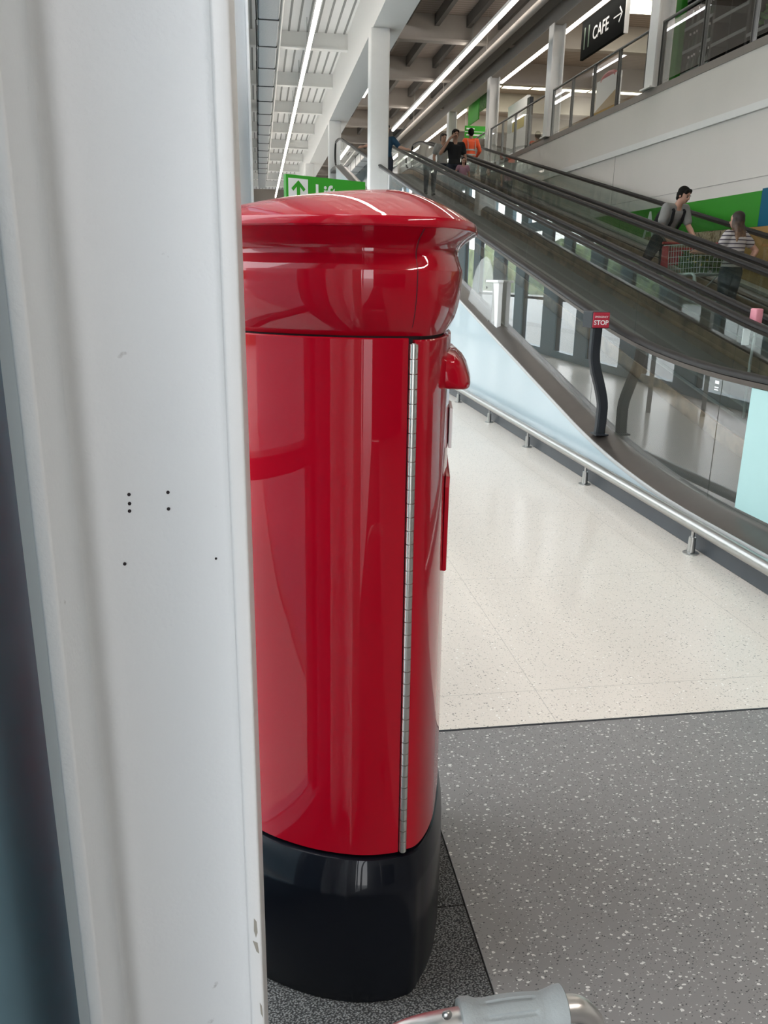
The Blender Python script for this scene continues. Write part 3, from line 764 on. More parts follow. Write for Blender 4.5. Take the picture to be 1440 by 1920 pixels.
strip('short strip light glimpsed between the aisle beam and the nearest aisle column', p.x, z, p.y, on(680, 182, 2, z).y, 8.0)
# lagged duct
dx0, dx1, dz0 = .13, .54, 6.3
t = thing('duct', 'foil wrapped square duct along the left of the aisle ceiling', 'duct', (.33, 2, dz0))
part('lagging', lambda b: bevbox(b, dx0, dx1, 0, 52, dz0, dz0+.4, .03, 3), 'foil', t, smooth=True, angle=40)
for i in range(22):
    yy = 2.1+2.02*i
    part('band', lambda b: bevbox(b, dx0-.012, dx1+.012, yy, yy+.06, dz0-.012, dz0+.412, .01, 2), 'slate_dark', t)
    part('hanger', lambda b: tube(b, [(dx0-.03, yy+.03, dz0-.02), (dx0-.03, yy+.03, 7.5)], .008, 6), 'slate_dark', t)
for x, z, r, y1, zt, m, nm, lab in ((.66, 6.85, .028, 52, 7.36, 'white', 'conduit', 'thin white conduit running beside the duct over the aisle'), (6.05, 7.0, .08, 45, 8.0, 'brownbeam', 'pipe', 'grey brown pipe running beside the long strip light over the walkways')):
    t = thing(nm, lab, 'pipe', (x, 1, z))
    part('tube', lambda b: tube(b, [(x, 1, z), (x, y1, z)], r, 12), m, t, smooth=True, angle=40)
    for k in range(9): part('hanger', lambda b: tube(b, [(x, 2+5.2*k, z+r*.9), (x, 2+5.2*k, zt)], .008, 6), m, t)

M['railsteel'] = pbr('dull_rail_steel', (.20, .20, .195), .4, .8, .05)
# ================================================================== gallery balustrade
ytops = [8.9, 14.68, 15.02, 20.08, 20.42, 25.43, 25.77, 30.84]
for i in range(0, 8, 2):
    a, b_ = ytops[i]+.06, ytops[i+1]-.06
    lab = ['glass balustrade in front of the bottle shelves, nearest gallery section', 'glass balustrade section in front of the yellow display board', 'glass balustrade section in front of the tall white poster', 'far glass balustrade section beside the green banners'][i//2]
    t = thing('balustrade', lab, 'balustrade', (XR, a, 4.665))
    part('handrail', lambda b: tube(b, [(XR-.02, a, 5.66), (XR-.02, b_, 5.66)], .026, 10), 'railsteel', t, smooth=True, angle=40)
    n = 4
    ys = [a+.05+(b_-a-.1)*k/n for k in range(n+1)]
    for yy in ys:
        part('post', lambda b: (box(b, XR-.045, XR+.005, yy-.04, yy-.025, 4.665, 5.64), box(b, XR-.045, XR+.005, yy+.025, yy+.04, 4.665, 5.64)), 'railsteel', t)
    for j in range(n):
        part('glass_panel', lambda b: box(b, XR-.026, XR-.014, ys[j]+.05, ys[j+1]-.05, 4.72, 5.6), 'clear', t)

# ================================================================== signs and wall graphics
t = thing('hanging_sign', 'black hanging CAFE sign with a white arrow above the gallery', 'sign', (7.8, 19.3, 7.2))
sb = part('sign_board', lambda b: bevbox(b, 7.76, 7.84, 18.12, 20.56, 6.43, 7.26, .01, 1), 'signblack', t)
part('board_edge', lambda b: box(b, 7.755, 7.845, 18.09, 18.12, 6.41, 7.28), 'beam', t)
bx = lambda y, z: basis((7.757, y, z), (0, -1, 0), (0, 0, 1), (-1, 0, 0))
text_mesh('lettering', 'CAFE', .385, 'signwhite', sb, bx(19.86, 6.70), .002, .004)
part('arrow', lambda b: (box(b, 7.752, 7.758, 18.27, 18.70, 6.83, 6.855), loft(b, [[(7.752, 18.25, 6.842), (7.752, 18.40, 7.0), (7.752, 18.43, 6.975), (7.752, 18.30, 6.842), (7.752, 18.43, 6.71), (7.752, 18.40, 6.685)], [(7.758, 18.25, 6.842), (7.758, 18.40, 7.0), (7.758, 18.43, 6.975), (7.758, 18.30, 6.842), (7.758, 18.43, 6.71), (7.758, 18.40, 6.685)]])), 'signwhite', t)
part('cutlery_icon', lambda b: [bevbox(b, 7.752, 7.758, y, y+.07, 6.62, 7.08, .002, 1) for y in (20.05, 20.3)], 'darkgreen', t)
for y in (18.5, 20.2): part('hanger', lambda b: tube(b, [(7.8, y, 7.26), (7.8, y, 8.0)], .01, 6), 'steel', t)
# lift sign
L0 = on(536, 326, 1, 8.0); zt = L0.z; L1 = on(685, 341.5, 2, zt)
d = (L1-L0); d.z = 0; wid = d.length; d.normalize(); nrm = Vector((d.y, -d.x, 0))
if nrm.y > 0: nrm = -nrm
t = thing('lift_sign', 'green Lifts sign with a white arrow square, showing above the post box lid', 'sign', (L0.x+d.x*wid/2, L0.y+d.y*wid/2, 0))
Ms = basis(L0, d, (0, 0, 1), nrm)
def signp(name, mat, f, par=t):
    bm = bmesh.new(); f(bm); o = mesh_obj(name, bm, mat, par); o.data.transform(Ms); o.data.transform(Matrix.Translation(-t.location)); return o
ht = .36
signp('sign_board', 'signgreen', lambda b: box(b, 0, wid, -ht, 0, -.04, 0))
signp('arrow_square', 'signwhite', lambda b: box(b, .025, .24, -.30, -.03, 0, .004))
signp('arrow', 'signgreen', lambda b: [prism(b, pl_, 'Z', .004, .007) for pl_ in ([(.115, -.26), (.115, -.10), (.075, -.14), (.055, -.118), (.1325, -.045), (.1325, -.26)], [(.1325, -.26), (.1325, -.045), (.21, -.118), (.19, -.14), (.15, -.10), (.15, -.26)])])
text_mesh('lettering', 'Lifts', .20, 'signwhite', t, Ms @ Matrix.Translation((.32, -.205, .003)), .002, .004)
signp('post', 'steel', lambda b: [box(b, x, x+.05, -L0.z, -.1, -.1, -.05) for x in (.15, wid-.2)])
# graphics on the right wall
xg = XR-.016
def panel(label, mat, y0, y1, z0, z1, name='wall_panel'):
    bm = bmesh.new(); box(bm, xg, XR-.0005, y0, y1, z0, z1); o = mesh_obj(name, bm, mat); tag(o, label, 'wall panel'); origin(o, (XR, (y0+y1)/2, z0)); return o
gp = panel('bright green wall panel with a white letter A behind the couple on the walkway', 'wallgreen', 11.07, 19.3, 2.18, 2.655)
text_mesh('lettering', 'A', .62, 'signwhite', gp, basis((xg-.002, 14.62, 2.17), (0, -1, 0), (0, 0, 1), (-1, 0, 0)), .001, .012)
panel('deep blue wall panel at the right edge beside the green one', 'wallblue', 7.2, 11.066, 2.18, 2.68)
panel('wall print of wheat and grain below the green panel', 'wheat', 11.4, 19.3, .9, 2.176, 'wall_print')
panel('tan brown wall panel below the blue one', 'walltan', 7.2, 11.396, .9, 2.176)
# banners far back over the gallery
for (lab, x0, y0, x1, y1, z0, z1, m) in (('green hanging banner far behind the gallery columns', 7.5, 29.0, 7.5, 30.4, 6.55, 7.5, 'signgreen'), ('leaf printed hanging banner beside the green one', 7.5, 27.8, 7.5, 28.9, 6.75, 7.6, 'leaf'), ('green directional sign board low below the banners', 7.45, 30.6, 8.25, 30.65, 6.2, 6.6, 'signgreen')):
    t = thing('banner', lab, 'banner', ((x0+x1)/2, (y0+y1)/2, z0))
    part('board', lambda b: box(b, x0, x1+.04, y0, y1, z0, z1), m, t)
    for k in (0, 1): part('hanger', lambda b: tube(b, [(x0+.02+k*(x1-x0), y0+.02+k*(y1-y0-.04), z1), (x0+.02+k*(x1-x0), y0+.02+k*(y1-y0-.04), 8.0)], .008, 6), 'steel', t)
    if 'directional' in lab:
        part('text_line', lambda b: [box(b, 7.5, 7.5+w_, 30.59, 30.6, z_, z_+.05) for z_, w_ in ((6.48, .3), (6.28, .6))], 'signwhite', t)
        part('divider', lambda b: box(b, 7.45, 8.29, 30.59, 30.6, 6.40, 6.42), 'signwhite', t)
# shop fittings on the gallery
t = thing('poster_stand', 'tall white poster stand with a yellow patch behind the gallery glass', 'poster', (8.35, 27.1, 4.6))
part('board', lambda b: box(b, 8.3, 8.4, 26.2, 28.2, 4.65, 6.8), 'signwhite', t)
part('yellow_patch', lambda b: box(b, 8.29, 8.3, 26.4, 27.6, 5.95, 6.3), 'bloom', t)
part('side_post', lambda b: box(b, 8.3, 8.42, 25.95, 26.19, 4.6, 6.7), 'slate_dark', t)
t = thing('display_board', 'white and mustard display board with a red top behind the gallery glass', 'display', (8.25, 19.9, 4.6))
part('back_panel', lambda b: bevbox(b, 8.25, 8.33, 19.3, 20.6, 4.6, 6.0, .02, 2), 'signwhite', t)
part('front_panel', lambda b: prism(b, [(19.25, 4.9), (20.4, 4.8), (20.5, 5.3), (19.35, 5.6)], 'X', 8.2, 8.25), 'yellow', t)
part('red_top', lambda b: tube(b, [(8.29, 19.95+.4*math.cos(q*PI/10), 5.95+.12*math.sin(q*PI/10)) for q in range(11)], .05, 8), 'redplastic', t)
def shelf_unit(label, x0, x1, y0, y1, zs, ztop):
    t = thing('shelf_unit', label, 'shelving', ((x0+x1)/2, (y0+y1)/2, 4.6))
    part('back_panel', lambda b: box(b, x1-.03, x1, y0, y1, 4.6, ztop), 'shelf', t)
    for y in (y0, (y0+y1)/2, y1): part('upright', lambda b: box(b, x0, x1-.03, y-.02, y+.02, 4.6, ztop), 'shelf', t)
    for z in zs:
        s = part('shelf', lambda b: box(b, x0, x1-.03, y0, y1, z-.03, z), 'shelf', t)
        part('price_rail', lambda b: box(b, x0-.015, x0, y0, y1, z-.045, z+.005), 'shelfedge', s)
    return t
zsA = (4.78, 5.16, 5.54, 5.92, 6.4)
shelf_unit('dark shelf unit of bottles behind the nearest gallery glass', 8.0, 8.5, 14.88, 15.86, zsA, 6.9)
shelf_unit('empty looking dark shelf unit between the bottle shelves and the plants', 8.0, 8.5, 13.76, 14.84, (4.78, 5.1, 5.42, 5.8, 6.3), 6.9)
shelf_unit('dark shelf unit with green plants at the right edge of the gallery', 8.0, 8.5, 10.6, 13.72, (4.78, 5.3, 5.85, 6.4), 6.9)
bm = bmesh.new(); bevbox(bm, 7.9, 8.55, 15.9, 16.4, 4.6, 6.9, .02, 2); o = mesh_obj('end_panel', bm, pbr('end_panel_green', (.012, .11, .008), .6, spec=.15)); tag(o, 'bright green end panel of the bottle shelves beside the gallery column', 'panel'); origin(o, (8.2, 16.15, 4.6))
# bottles
bt = thing('bottle', 'dark bottle with a pale cap on the gallery shelves', 'bottle', (0, 0, 0), 'bottles on the gallery shelves')
bm = bmesh.new(); tube(bm, [(0, 0, 0), (0, 0, .16), (0, 0, .2), (0, 0, .27)], [.036, .036, .015, .013], 10); mesh_obj('glass_body', bm, 'bottle', bt, smooth=True, angle=50)
bm = bmesh.new(); tube(bm, [(0, 0, .255), (0, 0, .292)], .0165, 10); mesh_obj('cap', bm, 'cap', bt, smooth=True, angle=50)
first = True
for k, z in enumerate(zsA[:4]):
    n = 8
    for j in range(n):
        if random.random() < .12 and not first: continue
        o = bt if first else copy_tree(bt); first = False
        o.location = (8.07+random.uniform(-.01, .02), 14.97+j*.115, z)
        o['label'] = 'dark bottle with a pale cap on the %s of the gallery bottle shelves' % ['bottom shelf', 'second shelf up', 'third shelf up', 'fourth shelf up'][k]
        o['group'] = 'bottles on the %s' % ['bottom shelf', 'second shelf up', 'third shelf up', 'fourth shelf up'][k]
# plants on the near shelves
def foliage(bm, c, r, n, leaf=.07):
    for i in range(n):
        v = Vector((random.gauss(0, 1), random.gauss(0, 1), random.gauss(0, 1))).normalized()
        p = Vector(c)+Vector((v.x*r[0], v.y*r[1], abs(v.z)*r[2]))*random.uniform(.5, 1); a = Vector((random.uniform(-1, 1), random.uniform(-1, 1), random.uniform(-.2, .8))).normalized(); b_ = a.cross(v).normalized()*leaf*.32
        s = leaf*random.uniform(.6, 1.2)
        q = [p, p+a*s*.5+b_, p+a*s, p+a*s*.5-b_]; nn = (q[1]-q[0]).cross(q[3]-q[0])
        nn = nn.normalized()*.0015 if nn.length > 1e-9 else Vector((0, 0, .0015))
        loft(bm, [[x-nn for x in q], [x+nn for x in q]])
k = 0
for z, word in ((4.78, 'bottom'), (5.3, 'second'), (5.85, 'third'), (6.4, 'top')):
    for j in range(4):
        y = 11.1+j*.75
        t = thing('potted_plant', 'leafy potted plant on the %s gallery shelf at the right edge' % word, 'plant', (8.14, y, z), 'plants on the %s gallery shelf' % word)
        part('pot', lambda b: tube(b, [(8.14, y, z), (8.14, y, z+.12)], [.06, .08], 12), 'slate_dark', t, smooth=True, angle=40)
        part('foliage', lambda b: foliage(b, (8.2, y, z+.11), (.13, .26, .26), 80, .11), 'leaf', t)

# ================================================================== people
def remesh(bm, voxel, it=3):
    me = bpy.data.meshes.new('tmp'); bmesh.ops.recalc_face_normals(bm, faces=bm.faces[:]); bm.to_mesh(me); bm.free()
    o = bpy.data.objects.new('tmp', me); C.objects.link(o)
    r = o.modifiers.new('r', 'REMESH'); r.mode = 'VOXEL'; r.voxel_size = voxel
    s = o.modifiers.new('s', 'SMOOTH'); s.iterations = it; s.factor = .5
    bpy.context.view_layer.update()
    m2 = bpy.data.meshes.new_from_object(o.evaluated_get(bpy.context.evaluated_depsgraph_get()))
    bpy.data.objects.remove(o); bpy.data.meshes.remove(me)
    for p in m2.polygons: p.use_smooth = True
    return m2
def put(name, me, mat, parent):
    me.materials.clear(); me.materials.append(M[mat]); me.name = name
    o = bpy.data.objects.new(name, me); C.objects.link(o); o.parent = parent; return o
def ell(c, rx, ry, ax, ay, n=16): return [c+ax*math.cos(2*PI*k/n)*rx+ay*math.sin(2*PI*k/n)*ry for k in range(n)]
def person(label, loc, rot, h, J, skin, shirt, trousers, hair, hairstyle='short', sleeve=.55, face=True, voxel=.011, pelvis_only=False, shirtlen=.0):
    """J: joints in units of height, x to the person's left, y behind (forward is -y), z up"""
    t = thing('person', label, 'person', loc); t.rotation_euler.z = rot
    D = dict(pel=(0, 0, .52), waist=(0, .005, .60), chest=(0, .005, .73), neck=(0, .0, .825), head=(0, -.018, .925),
             shL=(.105, .005, .80), elL=(.145, .02, .635), wrL=(.15, -.03, .49), haL=(.15, -.045, .435),
             shR=(-.105, .005, .80), elR=(-.145, .02, .635), wrR=(-.15, -.03, .49), haR=(-.15, -.045, .435),
             hiL=(.055, 0, .50), knL=(.06, -.015, .28), anL=(.06, .01, .045), hiR=(-.055, 0, .50), knR=(-.06, -.015, .28), anR=(-.06, .01, .045))
    D.update(J); P = {k: Vector(v)*h for k, v in D.items()}
    up = (P['neck']-P['pel']).normalized(); side = (P['shL']-P['shR']).normalized(); fwd = side.cross(up).normalized()
    if fwd.y > 0 and 'twist' not in J: pass
    def torso(bm, g=0, lo=0, hi=1):
        rs = []
        sec = [('pel', -.02, .083, .066), ('pel', .01, .088, .068), ('waist', 0, .076, .056), ('waist', .06, .082, .06), ('chest', 0, .094, .066), ('chest', .05, .098, .06), ('neck', -.03, .062, .045), ('neck', -.008, .04, .038)]
        for k, off, rx, ry in sec[lo:len(sec) if hi == 1 else hi]:
            rs.append(ell(P[k]+up*off*h, rx*h+g, ry*h+g, side, fwd))
        loft(bm, rs)
    def arm(bm, s, g=0, stop=1.0):
        a, b, c = P['sh'+s], P['el'+s], P['wr'+s]
        if stop >= 1:
            limb(bm, [a, a.lerp(b, .5), b], [.034*h+g, .029*h+g, .025*h+g]); limb(bm, [b, b.lerp(c, .3), c], [.025*h+g, .026*h+g, .0165*h+g])
        else: limb(bm, [a, a.lerp(b, stop)], [.036*h+g, .034*h+g])
        if g == 0: limb(bm, [P['chest']+up*.06*h, a], [.04*h, .036*h])
        else: limb(bm, [P['chest']+up*.06*h, a], [.044*h, .038*h+g*.6])
    def leg(bm, s, g=0):
        a, b, c = P['hi'+s], P['kn'+s], P['an'+s]
        limb(bm, [a, a.lerp(b, .4), b], [.056*h+g, .05*h+g, .034*h+g]); limb(bm, [b, b.lerp(c, .3), c], [.034*h+g, .034*h+g, .022*h+g])
    bm = bmesh.new(); torso(bm)
    hd = P['head']; hu_ = (hd-P['neck']).normalized(); hu_ = (hu_+Vector((0, 0, .6))).normalized()
    hf = Vector(J.get('look', (fwd.x, fwd.y, 0))); hf = (hf-hu_*hf.dot(hu_)).normalized(); hs = hu_.cross(hf).normalized()*-1
    R = Matrix((hs, -hf, hu_)).transposed().to_4x4(); Hm = Matrix.Translation(hd) @ R
    def hball(b, c, r, seg=14): 
        tt = bmesh.new(); bmesh.ops.create_uvsphere(tt, u_segments=seg, v_segments=seg-2, radius=1); merge(b, tt, Hm @ Matrix.Translation(Vector(c)*h) @ Matrix.Diagonal((r[0]*h, r[1]*h, r[2]*h, 1)))
    hball(bm, (0, .006, .018), (.047, .056, .052)); hball(bm, (0, -.008, -.018), (.039, .045, .048)); hball(bm, (0, -.026, -.043), (.022, .022, .018))
    hball(bm, (0, -.056, -.008), (.0085, .012, .014)); hball(bm, (.048, .008, -.004), (.006, .013, .018)); hball(bm, (-.048, .008, -.004), (.006, .013, .018))
    limb(bm, [P['neck']-up*.02*h, hd-hu_*.03*h+hf*-.01*h], [.036*h, .033*h])
    for s in 'LR':
        arm(bm, s); leg(bm, s)
        w, ha = P['wr'+s], P['ha'+s]; hdv = (ha-w).normalized(); sd = hdv.cross(up if abs(hdv.dot(up)) < .9 else fwd).normalized(); pn = hdv.cross(sd)
        limb(bm, [w, ha], [.0165*h, .021*h])
        for f in range(4):
            q = ha+sd*(f-1.5)*.0115*h; ln = (.040, .046, .043, .034)[f]*h
            limb(bm, [q, q+hdv*ln*.55+pn*.004*h, q+hdv*ln*.9+pn*.016*h], [.0062*h, .0058*h, .005*h], 8)
        q = w.lerp(ha, .45)+sd*-.018*h; limb(bm, [q, q+hdv*.02*h-sd*.016*h, q+hdv*.042*h-sd*.018*h+pn*.004*h], [.0075*h, .0068*h, .0055*h], 8)
        an = P['an'+s]; limb(bm, [an-Vector((0, -.02*h, .018*h)), an+Vector((0, -.10*h, -.025*h))], [.024*h, .018*h])
    put('body', remesh(bm, voxel*h/1.6, 2), skin, t)
    # clothes
    bm = bmesh.new(); torso(bm, .012*h, 1, 7)
    if shirtlen: 
        loft(bm, [ell(P['pel']-up*shirtlen*h, .098*h, .078*h, side, fwd), ell(P['waist'], .092*h, .072*h, side, fwd)])
    for s in 'LR': arm(bm, s, .009*h, sleeve)
    put('shirt', remesh(bm, .014*h/1.6, 2), shirt, t)
    bm = bmesh.new(); torso(bm, .008*h, 0, 3)
    for s in 'LR': leg(bm, s, .008*h)
    put('trousers', remesh(bm, .015*h/1.6, 2), trousers, t)
    for s in 'LR':
        bm = bmesh.new(); an = P['an'+s]
        limb(bm, [an-Vector((0, -.028*h, .02*h)), an+Vector((0, -.04*h, -.02*h)), an+Vector((0, -.11*h, -.026*h))], [.027*h, .026*h, .02*h]); put('shoe', remesh(bm, .012*h/1.6, 1), 'slate_dark', t)
    bm = bmesh.new()
    hball(bm, (0, .017, .03), (.0515, .056, .05)); hball(bm, (0, .032, .0), (.046, .042, .045))
    if hairstyle == 'short': 
        hball(bm, (.016, -.028, .05), (.028, .02, .016)); hball(bm, (-.014, -.026, .053), (.03, .022, .016)); hball(bm, (.03, -.03, .036), (.014, .014, .014)); hball(bm, (-.03, -.028, .036), (.014, .014, .014))
        for s in (1, -1): hball(bm, (.043*s, .014, .006), (.010, .026, .034))
        hball(bm, (0, .044, -.03), (.036, .022, .03))
    if hairstyle == 'long':
        for k in range(7):
            a = -1+k/3; hball(bm, (.034*a, .045-.012*abs(a), -.035), (.018, .024, .06)); hball(bm, (.054*a, .052-.012*abs(a), -.095), (.019, .022, .065)); hball(bm, (.062*a, .056-.01*abs(a), -.145+.012*((k*7) % 3)), (.017, .018, .055))
        for s in (1, -1): hball(bm, (.05*s, .01, -.03), (.012, .024, .06))
    put('hair', remesh(bm, .010*h/1.6, 2), hair, t)
    if face:
        for s in (1, -1):
            bm = bmesh.new(); hball(bm, (.0175*s, -.0475, .002), (.0075, .005, .0038), 10); put('eye', tm(bm), 'eye', t)
            bm = bmesh.new(); hball(bm, (.0185*s, -.0475, .0145), (.013, .006, .0028), 10); put('eyebrow', tm(bm), hair if hair != 'hairbrown' else 'hairblack', t)
        bm = bmesh.new(); hball(bm, (0, -.048, -.031), (.0135, .005, .0036), 10); put('mouth', tm(bm), 'lip', t)
    t['_'] = 0; del t['_']
    return t, P, Hm
def tm(bm):
    me = bpy.data.meshes.new('m'); bm.to_mesh(me); bm.free()
    for p in me.polygons: p.use_smooth = True
    return me
def cpart(name, bm, mat, t, smooth=True):
    o = mesh_obj(name, bm, mat, t, smooth=smooth, angle=45); return o

# man leaning on the trolley, facing down the walkway towards us
DZ3 = .1
yM = 11.55; zM = rise(yM)-DZ3
jm = dict(pel=(0, .05, .50), waist=(0, .005, .585), chest=(0, -.07, .70), neck=(0, -.125, .775), head=(.004, -.185, .855),
          shL=(.108, -.10, .755), elL=(.135, -.14, .60), wrL=(.11, -.26, .50), haL=(.09, -.30, .475), shR=(-.108, -.10, .755), elR=(-.15, -.10, .60), wrR=(-.13, -.19, .47), haR=(-.115, -.235, .45),
          hiL=(.055, .04, .48), knL=(.06, .06, .27), anL=(.06, .12, .045), hiR=(-.055, .04, .48), knR=(-.075, .16, .28), anR=(-.09, .28, .06), look=(.28, -1, -.45))
t, P, Hm = person('person in a grey t-shirt and backpack leaning over the shopping trolley on the far walkway', (5.86, yM, zM), .25, 1.55, jm, 'skin', 'greytee', 'navy', 'hairblack', 'short', .72, True, .010)
h = 1.55
sd = (P['shL']-P['shR']).normalized(); upv = (P['neck']-P['pel']).normalized(); fwv = sd.cross(upv).normalized()
if fwv.y > 0: fwv = -fwv
# backpack with its straps (worn, so it stays his)
bm = bmesh.new(); c = P['chest']-fwv*.125*h/1.55-upv*.12
rs = []
for z_, w_, d_ in ((-.19, .10, .04), (-.18, .12, .06), (0, .13, .068), (.14, .11, .055), (.17, .07, .03)): rs.append([c+upv*z_+sd*w_*math.copysign(abs(math.cos(a))**.5, math.cos(a))+fwv*d_*math.copysign(abs(math.sin(a))**.5, math.sin(a)) for a in [2*PI*k/16 for k in range(16)]])
loft(bm, rs); cpart('backpack', bm, 'blacktee', t)
for s in (1, -1):
    bm = bmesh.new()
    a = P['chest']+upv*.10
    tube(bm, [c+sd*.07*s+upv*.14, a+sd*.095*s+upv*.045-fwv*.02, a+sd*.098*s+upv*.0+fwv*.085, P['chest']+sd*.09*s+fwv*.13-upv*.03, P['waist']+sd*.085*s+fwv*.118+upv*.05, P['waist']+sd*.13*s+fwv*.06, c+sd*.12*s-upv*.15], .027, 8, flat=.45); cpart('backpack_strap', bm, 'blacktee', t)
# woman at the front of the trolley, back towards us
yW = 9.62; zW = rise(yW)-DZ3
jw = dict(elL=(.215, .06, .675), wrL=(.125, .075, .585), haL=(.10, .06, .555), shL=(.098, .0, .80), shR=(-.098, 0, .80), elR=(-.14, -.05, .66), wrR=(-.20, -.19, .655), haR=(-.225, -.235, .66), hiL=(.058, 0, .5), pel=(.012, 0, .52))
jw.update(head=(.0, -.012, .92), look=(.15, -1, -.05))
# she faces +Y (turned by pi), so her left is on the picture's left
jw2 = dict(jw)
for a in ('el', 'wr', 'ha'):
    L_, R_ = jw[a+'L'], jw[a+'R']; jw2[a+'L'] = (-R_[0], R_[1], R_[2]); jw2[a+'R'] = (-L_[0], L_[1], L_[2])
t, P, Hm = person('person with long brown hair and a striped t-shirt at the front of the trolley', (5.8, yW, zW), PI+.35, 1.41, jw2, 'skin', 'stripetee', 'denim', 'hairbrown', 'long', .5, False, .010)

# shopping trolley between them
tx, ty0, ty1 = 5.84, 10.08, 10.98; tz = rise(10.5)-DZ3
t = thing('shopping_trolley', 'wire shopping trolley of greenery with red plastic parts between the couple on the far walkway', 'shopping trolley', (tx, 10.5, tz))
def wires(bm):
    w0, w1 = .23, .27
    zb0, zb1, ztp = tz+.50, tz+.46, tz+.86
    n = 14
    for i in range(n+1):
        y = ty0+(ty1-ty0)*i/n; w = w0+(w1-w0)*i/n; zb = zb0+(zb1-zb0)*i/n
        tube(bm, [(tx-w, y, ztp), (tx-w*.88, y, zb), (tx+w*.88, y, zb), (tx+w, y, ztp)], .0035, 5)
    for k in range(6):
        f = k/5
        for sx in (-1, 1): tube(bm, [(tx+sx*(w0*.88+(w0-w0*.88)*f), ty0, zb0+(ztp-zb0)*f), (tx+sx*(w1*.88+(w1-w1*.88)*f), ty1, zb1+(ztp-zb1)*f)], .0035 if k < 5 else .008, 6)
        tube(bm, [(tx-w0*(.88+.12*f), ty0, zb0+(ztp-zb0)*f), (tx+w0*(.88+.12*f), ty0, zb0+(ztp-zb0)*f)], .0035 if k < 5 else .008, 6)
    for k in range(8):
        x = -.2+.4*k/7; tube(bm, [(tx+x, ty0, ztp), (tx+x, ty0, zb0), (tx+x, ty1, zb1)], .0035, 5)
part('basket', wires, 'chrome', t)
for sx in (-1, 1):
    def legf(bm):
        tube(bm, [(tx+sx*.22, ty1+.05, tz+.84), (tx+sx*.235, ty1+.02, tz+.55), (tx+sx*.24, ty1, tz+.12)], .018, 10)
        tube(bm, [(tx+sx*.235, ty1, tz+.47), (tx+sx*.22, ty0+.14, tz+.49), (tx+sx*.22, ty0+.08, tz+.46), (tx+sx*.22, ty0+.05, tz+.40), (tx+sx*.22, ty0+.03, tz+.12)], .018, 10)
        tube(bm, [(tx+sx*.24, ty1, tz+.13), (tx+sx*.22, ty0+.03, tz+.13)], .011, 8)
        tube(bm, [(tx+sx*.235, ty1-.02, tz+.15), (tx+sx*.22, ty0+.28, tz+.47)], .008, 8)
    part('frame_side', legf, 'chrome', t, smooth=True, angle=50)
    for yy in (ty0+.05, ty1-.02):
        cst = part('castor', lambda b: cyl(b, (tx+sx*.23, yy, tz+.05+rise(yy)-rise(10.5)), .05, .03, 18, 'X'), 'rubber', t)
        part('fork', lambda b: box(b, tx+sx*.23-.022, tx+sx*.23+.022, yy-.012, yy+.012, tz+.06, tz+.13), 'chrome', cst)
part('handle', lambda b: tube(b, [(tx-.25, ty1+.09, tz+.90), (tx+.25, ty1+.09, tz+.90)], .018, 12), 'redplastic', t, smooth=True, angle=40)
part('child_seat', lambda b: bevbox(b, tx-.2, tx+.2, ty1-.06, ty1-.03, tz+.60, tz+.84, .012, 2), 'redplastic', t)
part('corner_panel', lambda b: bevbox(b, tx-.275, tx-.245, ty1-.13, ty1+.05, tz+.52, tz+.86, .012, 2), 'redplastic', t)
part('front_bumper', lambda b: bevbox(b, tx-.24, tx+.24, ty0-.02, ty0+.01, tz+.83, tz+.875, .012, 2), 'redplastic', t)
for j, (yy, xx) in enumerate(((10.22, -.08), (10.22, .1), (10.45, -.1), (10.45, .08), (10.68, -.08), (10.68, .1))):
    g = thing('flower_bunch', 'leafy flower bunch in the wire trolley, ' + ['front left', 'front right', 'middle left', 'middle right', 'rear left', 'rear right'][j] + ' seen from the woman', 'flowers', (tx+xx, yy, tz+.505), 'flower bunches in the trolley')
    part('wrap', lambda b: tube(b, [(tx+xx, yy, tz+.505), (tx+xx, yy, tz+.62)], [.05, .075], 12), 'leaf', g, smooth=True, angle=40)
    part('foliage', lambda b: foliage(b, (tx+xx, yy, tz+.58), (.09, .10, .2), 80, .09), 'leaf', g)
    part('blooms', lambda b: [ball(b, (tx+xx+random.uniform(-.09, .09), yy+random.uniform(-.1, .1), tz+.6+random.uniform(0, .2)), .017, 8) for _ in range(9)], 'bloom', g)

# group farther up the middle walkway
yB = 19.9; zB = rise(yB)
jb = dict(elL=(.19, -.03, .655), wrL=(.10, -.09, .83), haL=(.06, -.085, .875), elR=(-.155, .0, .64), wrR=(-.15, -.05, .49), haR=(-.145, -.06, .44), look=(.1, -1, -.1))
jb2 = dict(elR=(-.22, -.05, .67), wrR=(-.10, -.09, .86), haR=(-.05, -.085, .90), elL=(.155, .0, .64), wrL=(.15, -.05, .49), haL=(.145, -.06, .44), look=(.1, -1, -.05))
person('person in a black t-shirt with a hand raised to the face, on the middle walkway', (4.62, yB, zB), 0, 1.63, jb2, 'skin2', 'blacktee', 'navy', 'hairblack', 'short', .6, True, .012)
yG = 19.0
jg = dict(elL=(.15, .02, .65), elR=(-.17, .0, .70), wrR=(-.25, -.02, .66), haR=(-.29, -.03, .655))
person('small person in a mauve top standing in front of the one in black', (4.62, yG, rise(yG)+.12), 0, .98, jg, 'skin2', 'pinktee', 'navy', 'hairblack', 'long', .4, True, .012)
yH = 23.9
jh = dict(elL=(.17, .0, .64), wrL=(.14, -.10, .56), haL=(.12, -.14, .55), elR=(-.17, .0, .64), wrR=(-.14, -.10, .56), haR=(-.12, -.14, .55), look=(0, -1, -.35))
t, P, Hm = person('person in an orange hi-vis jacket with silver tape, back turned, on the far walkway', (6.0, yH, rise(yH)-DZ3), PI, 1.6, jh, 'skin2', 'hivis', 'navy', 'hairblack', 'short', 1.0, False, .012, shirtlen=.06)
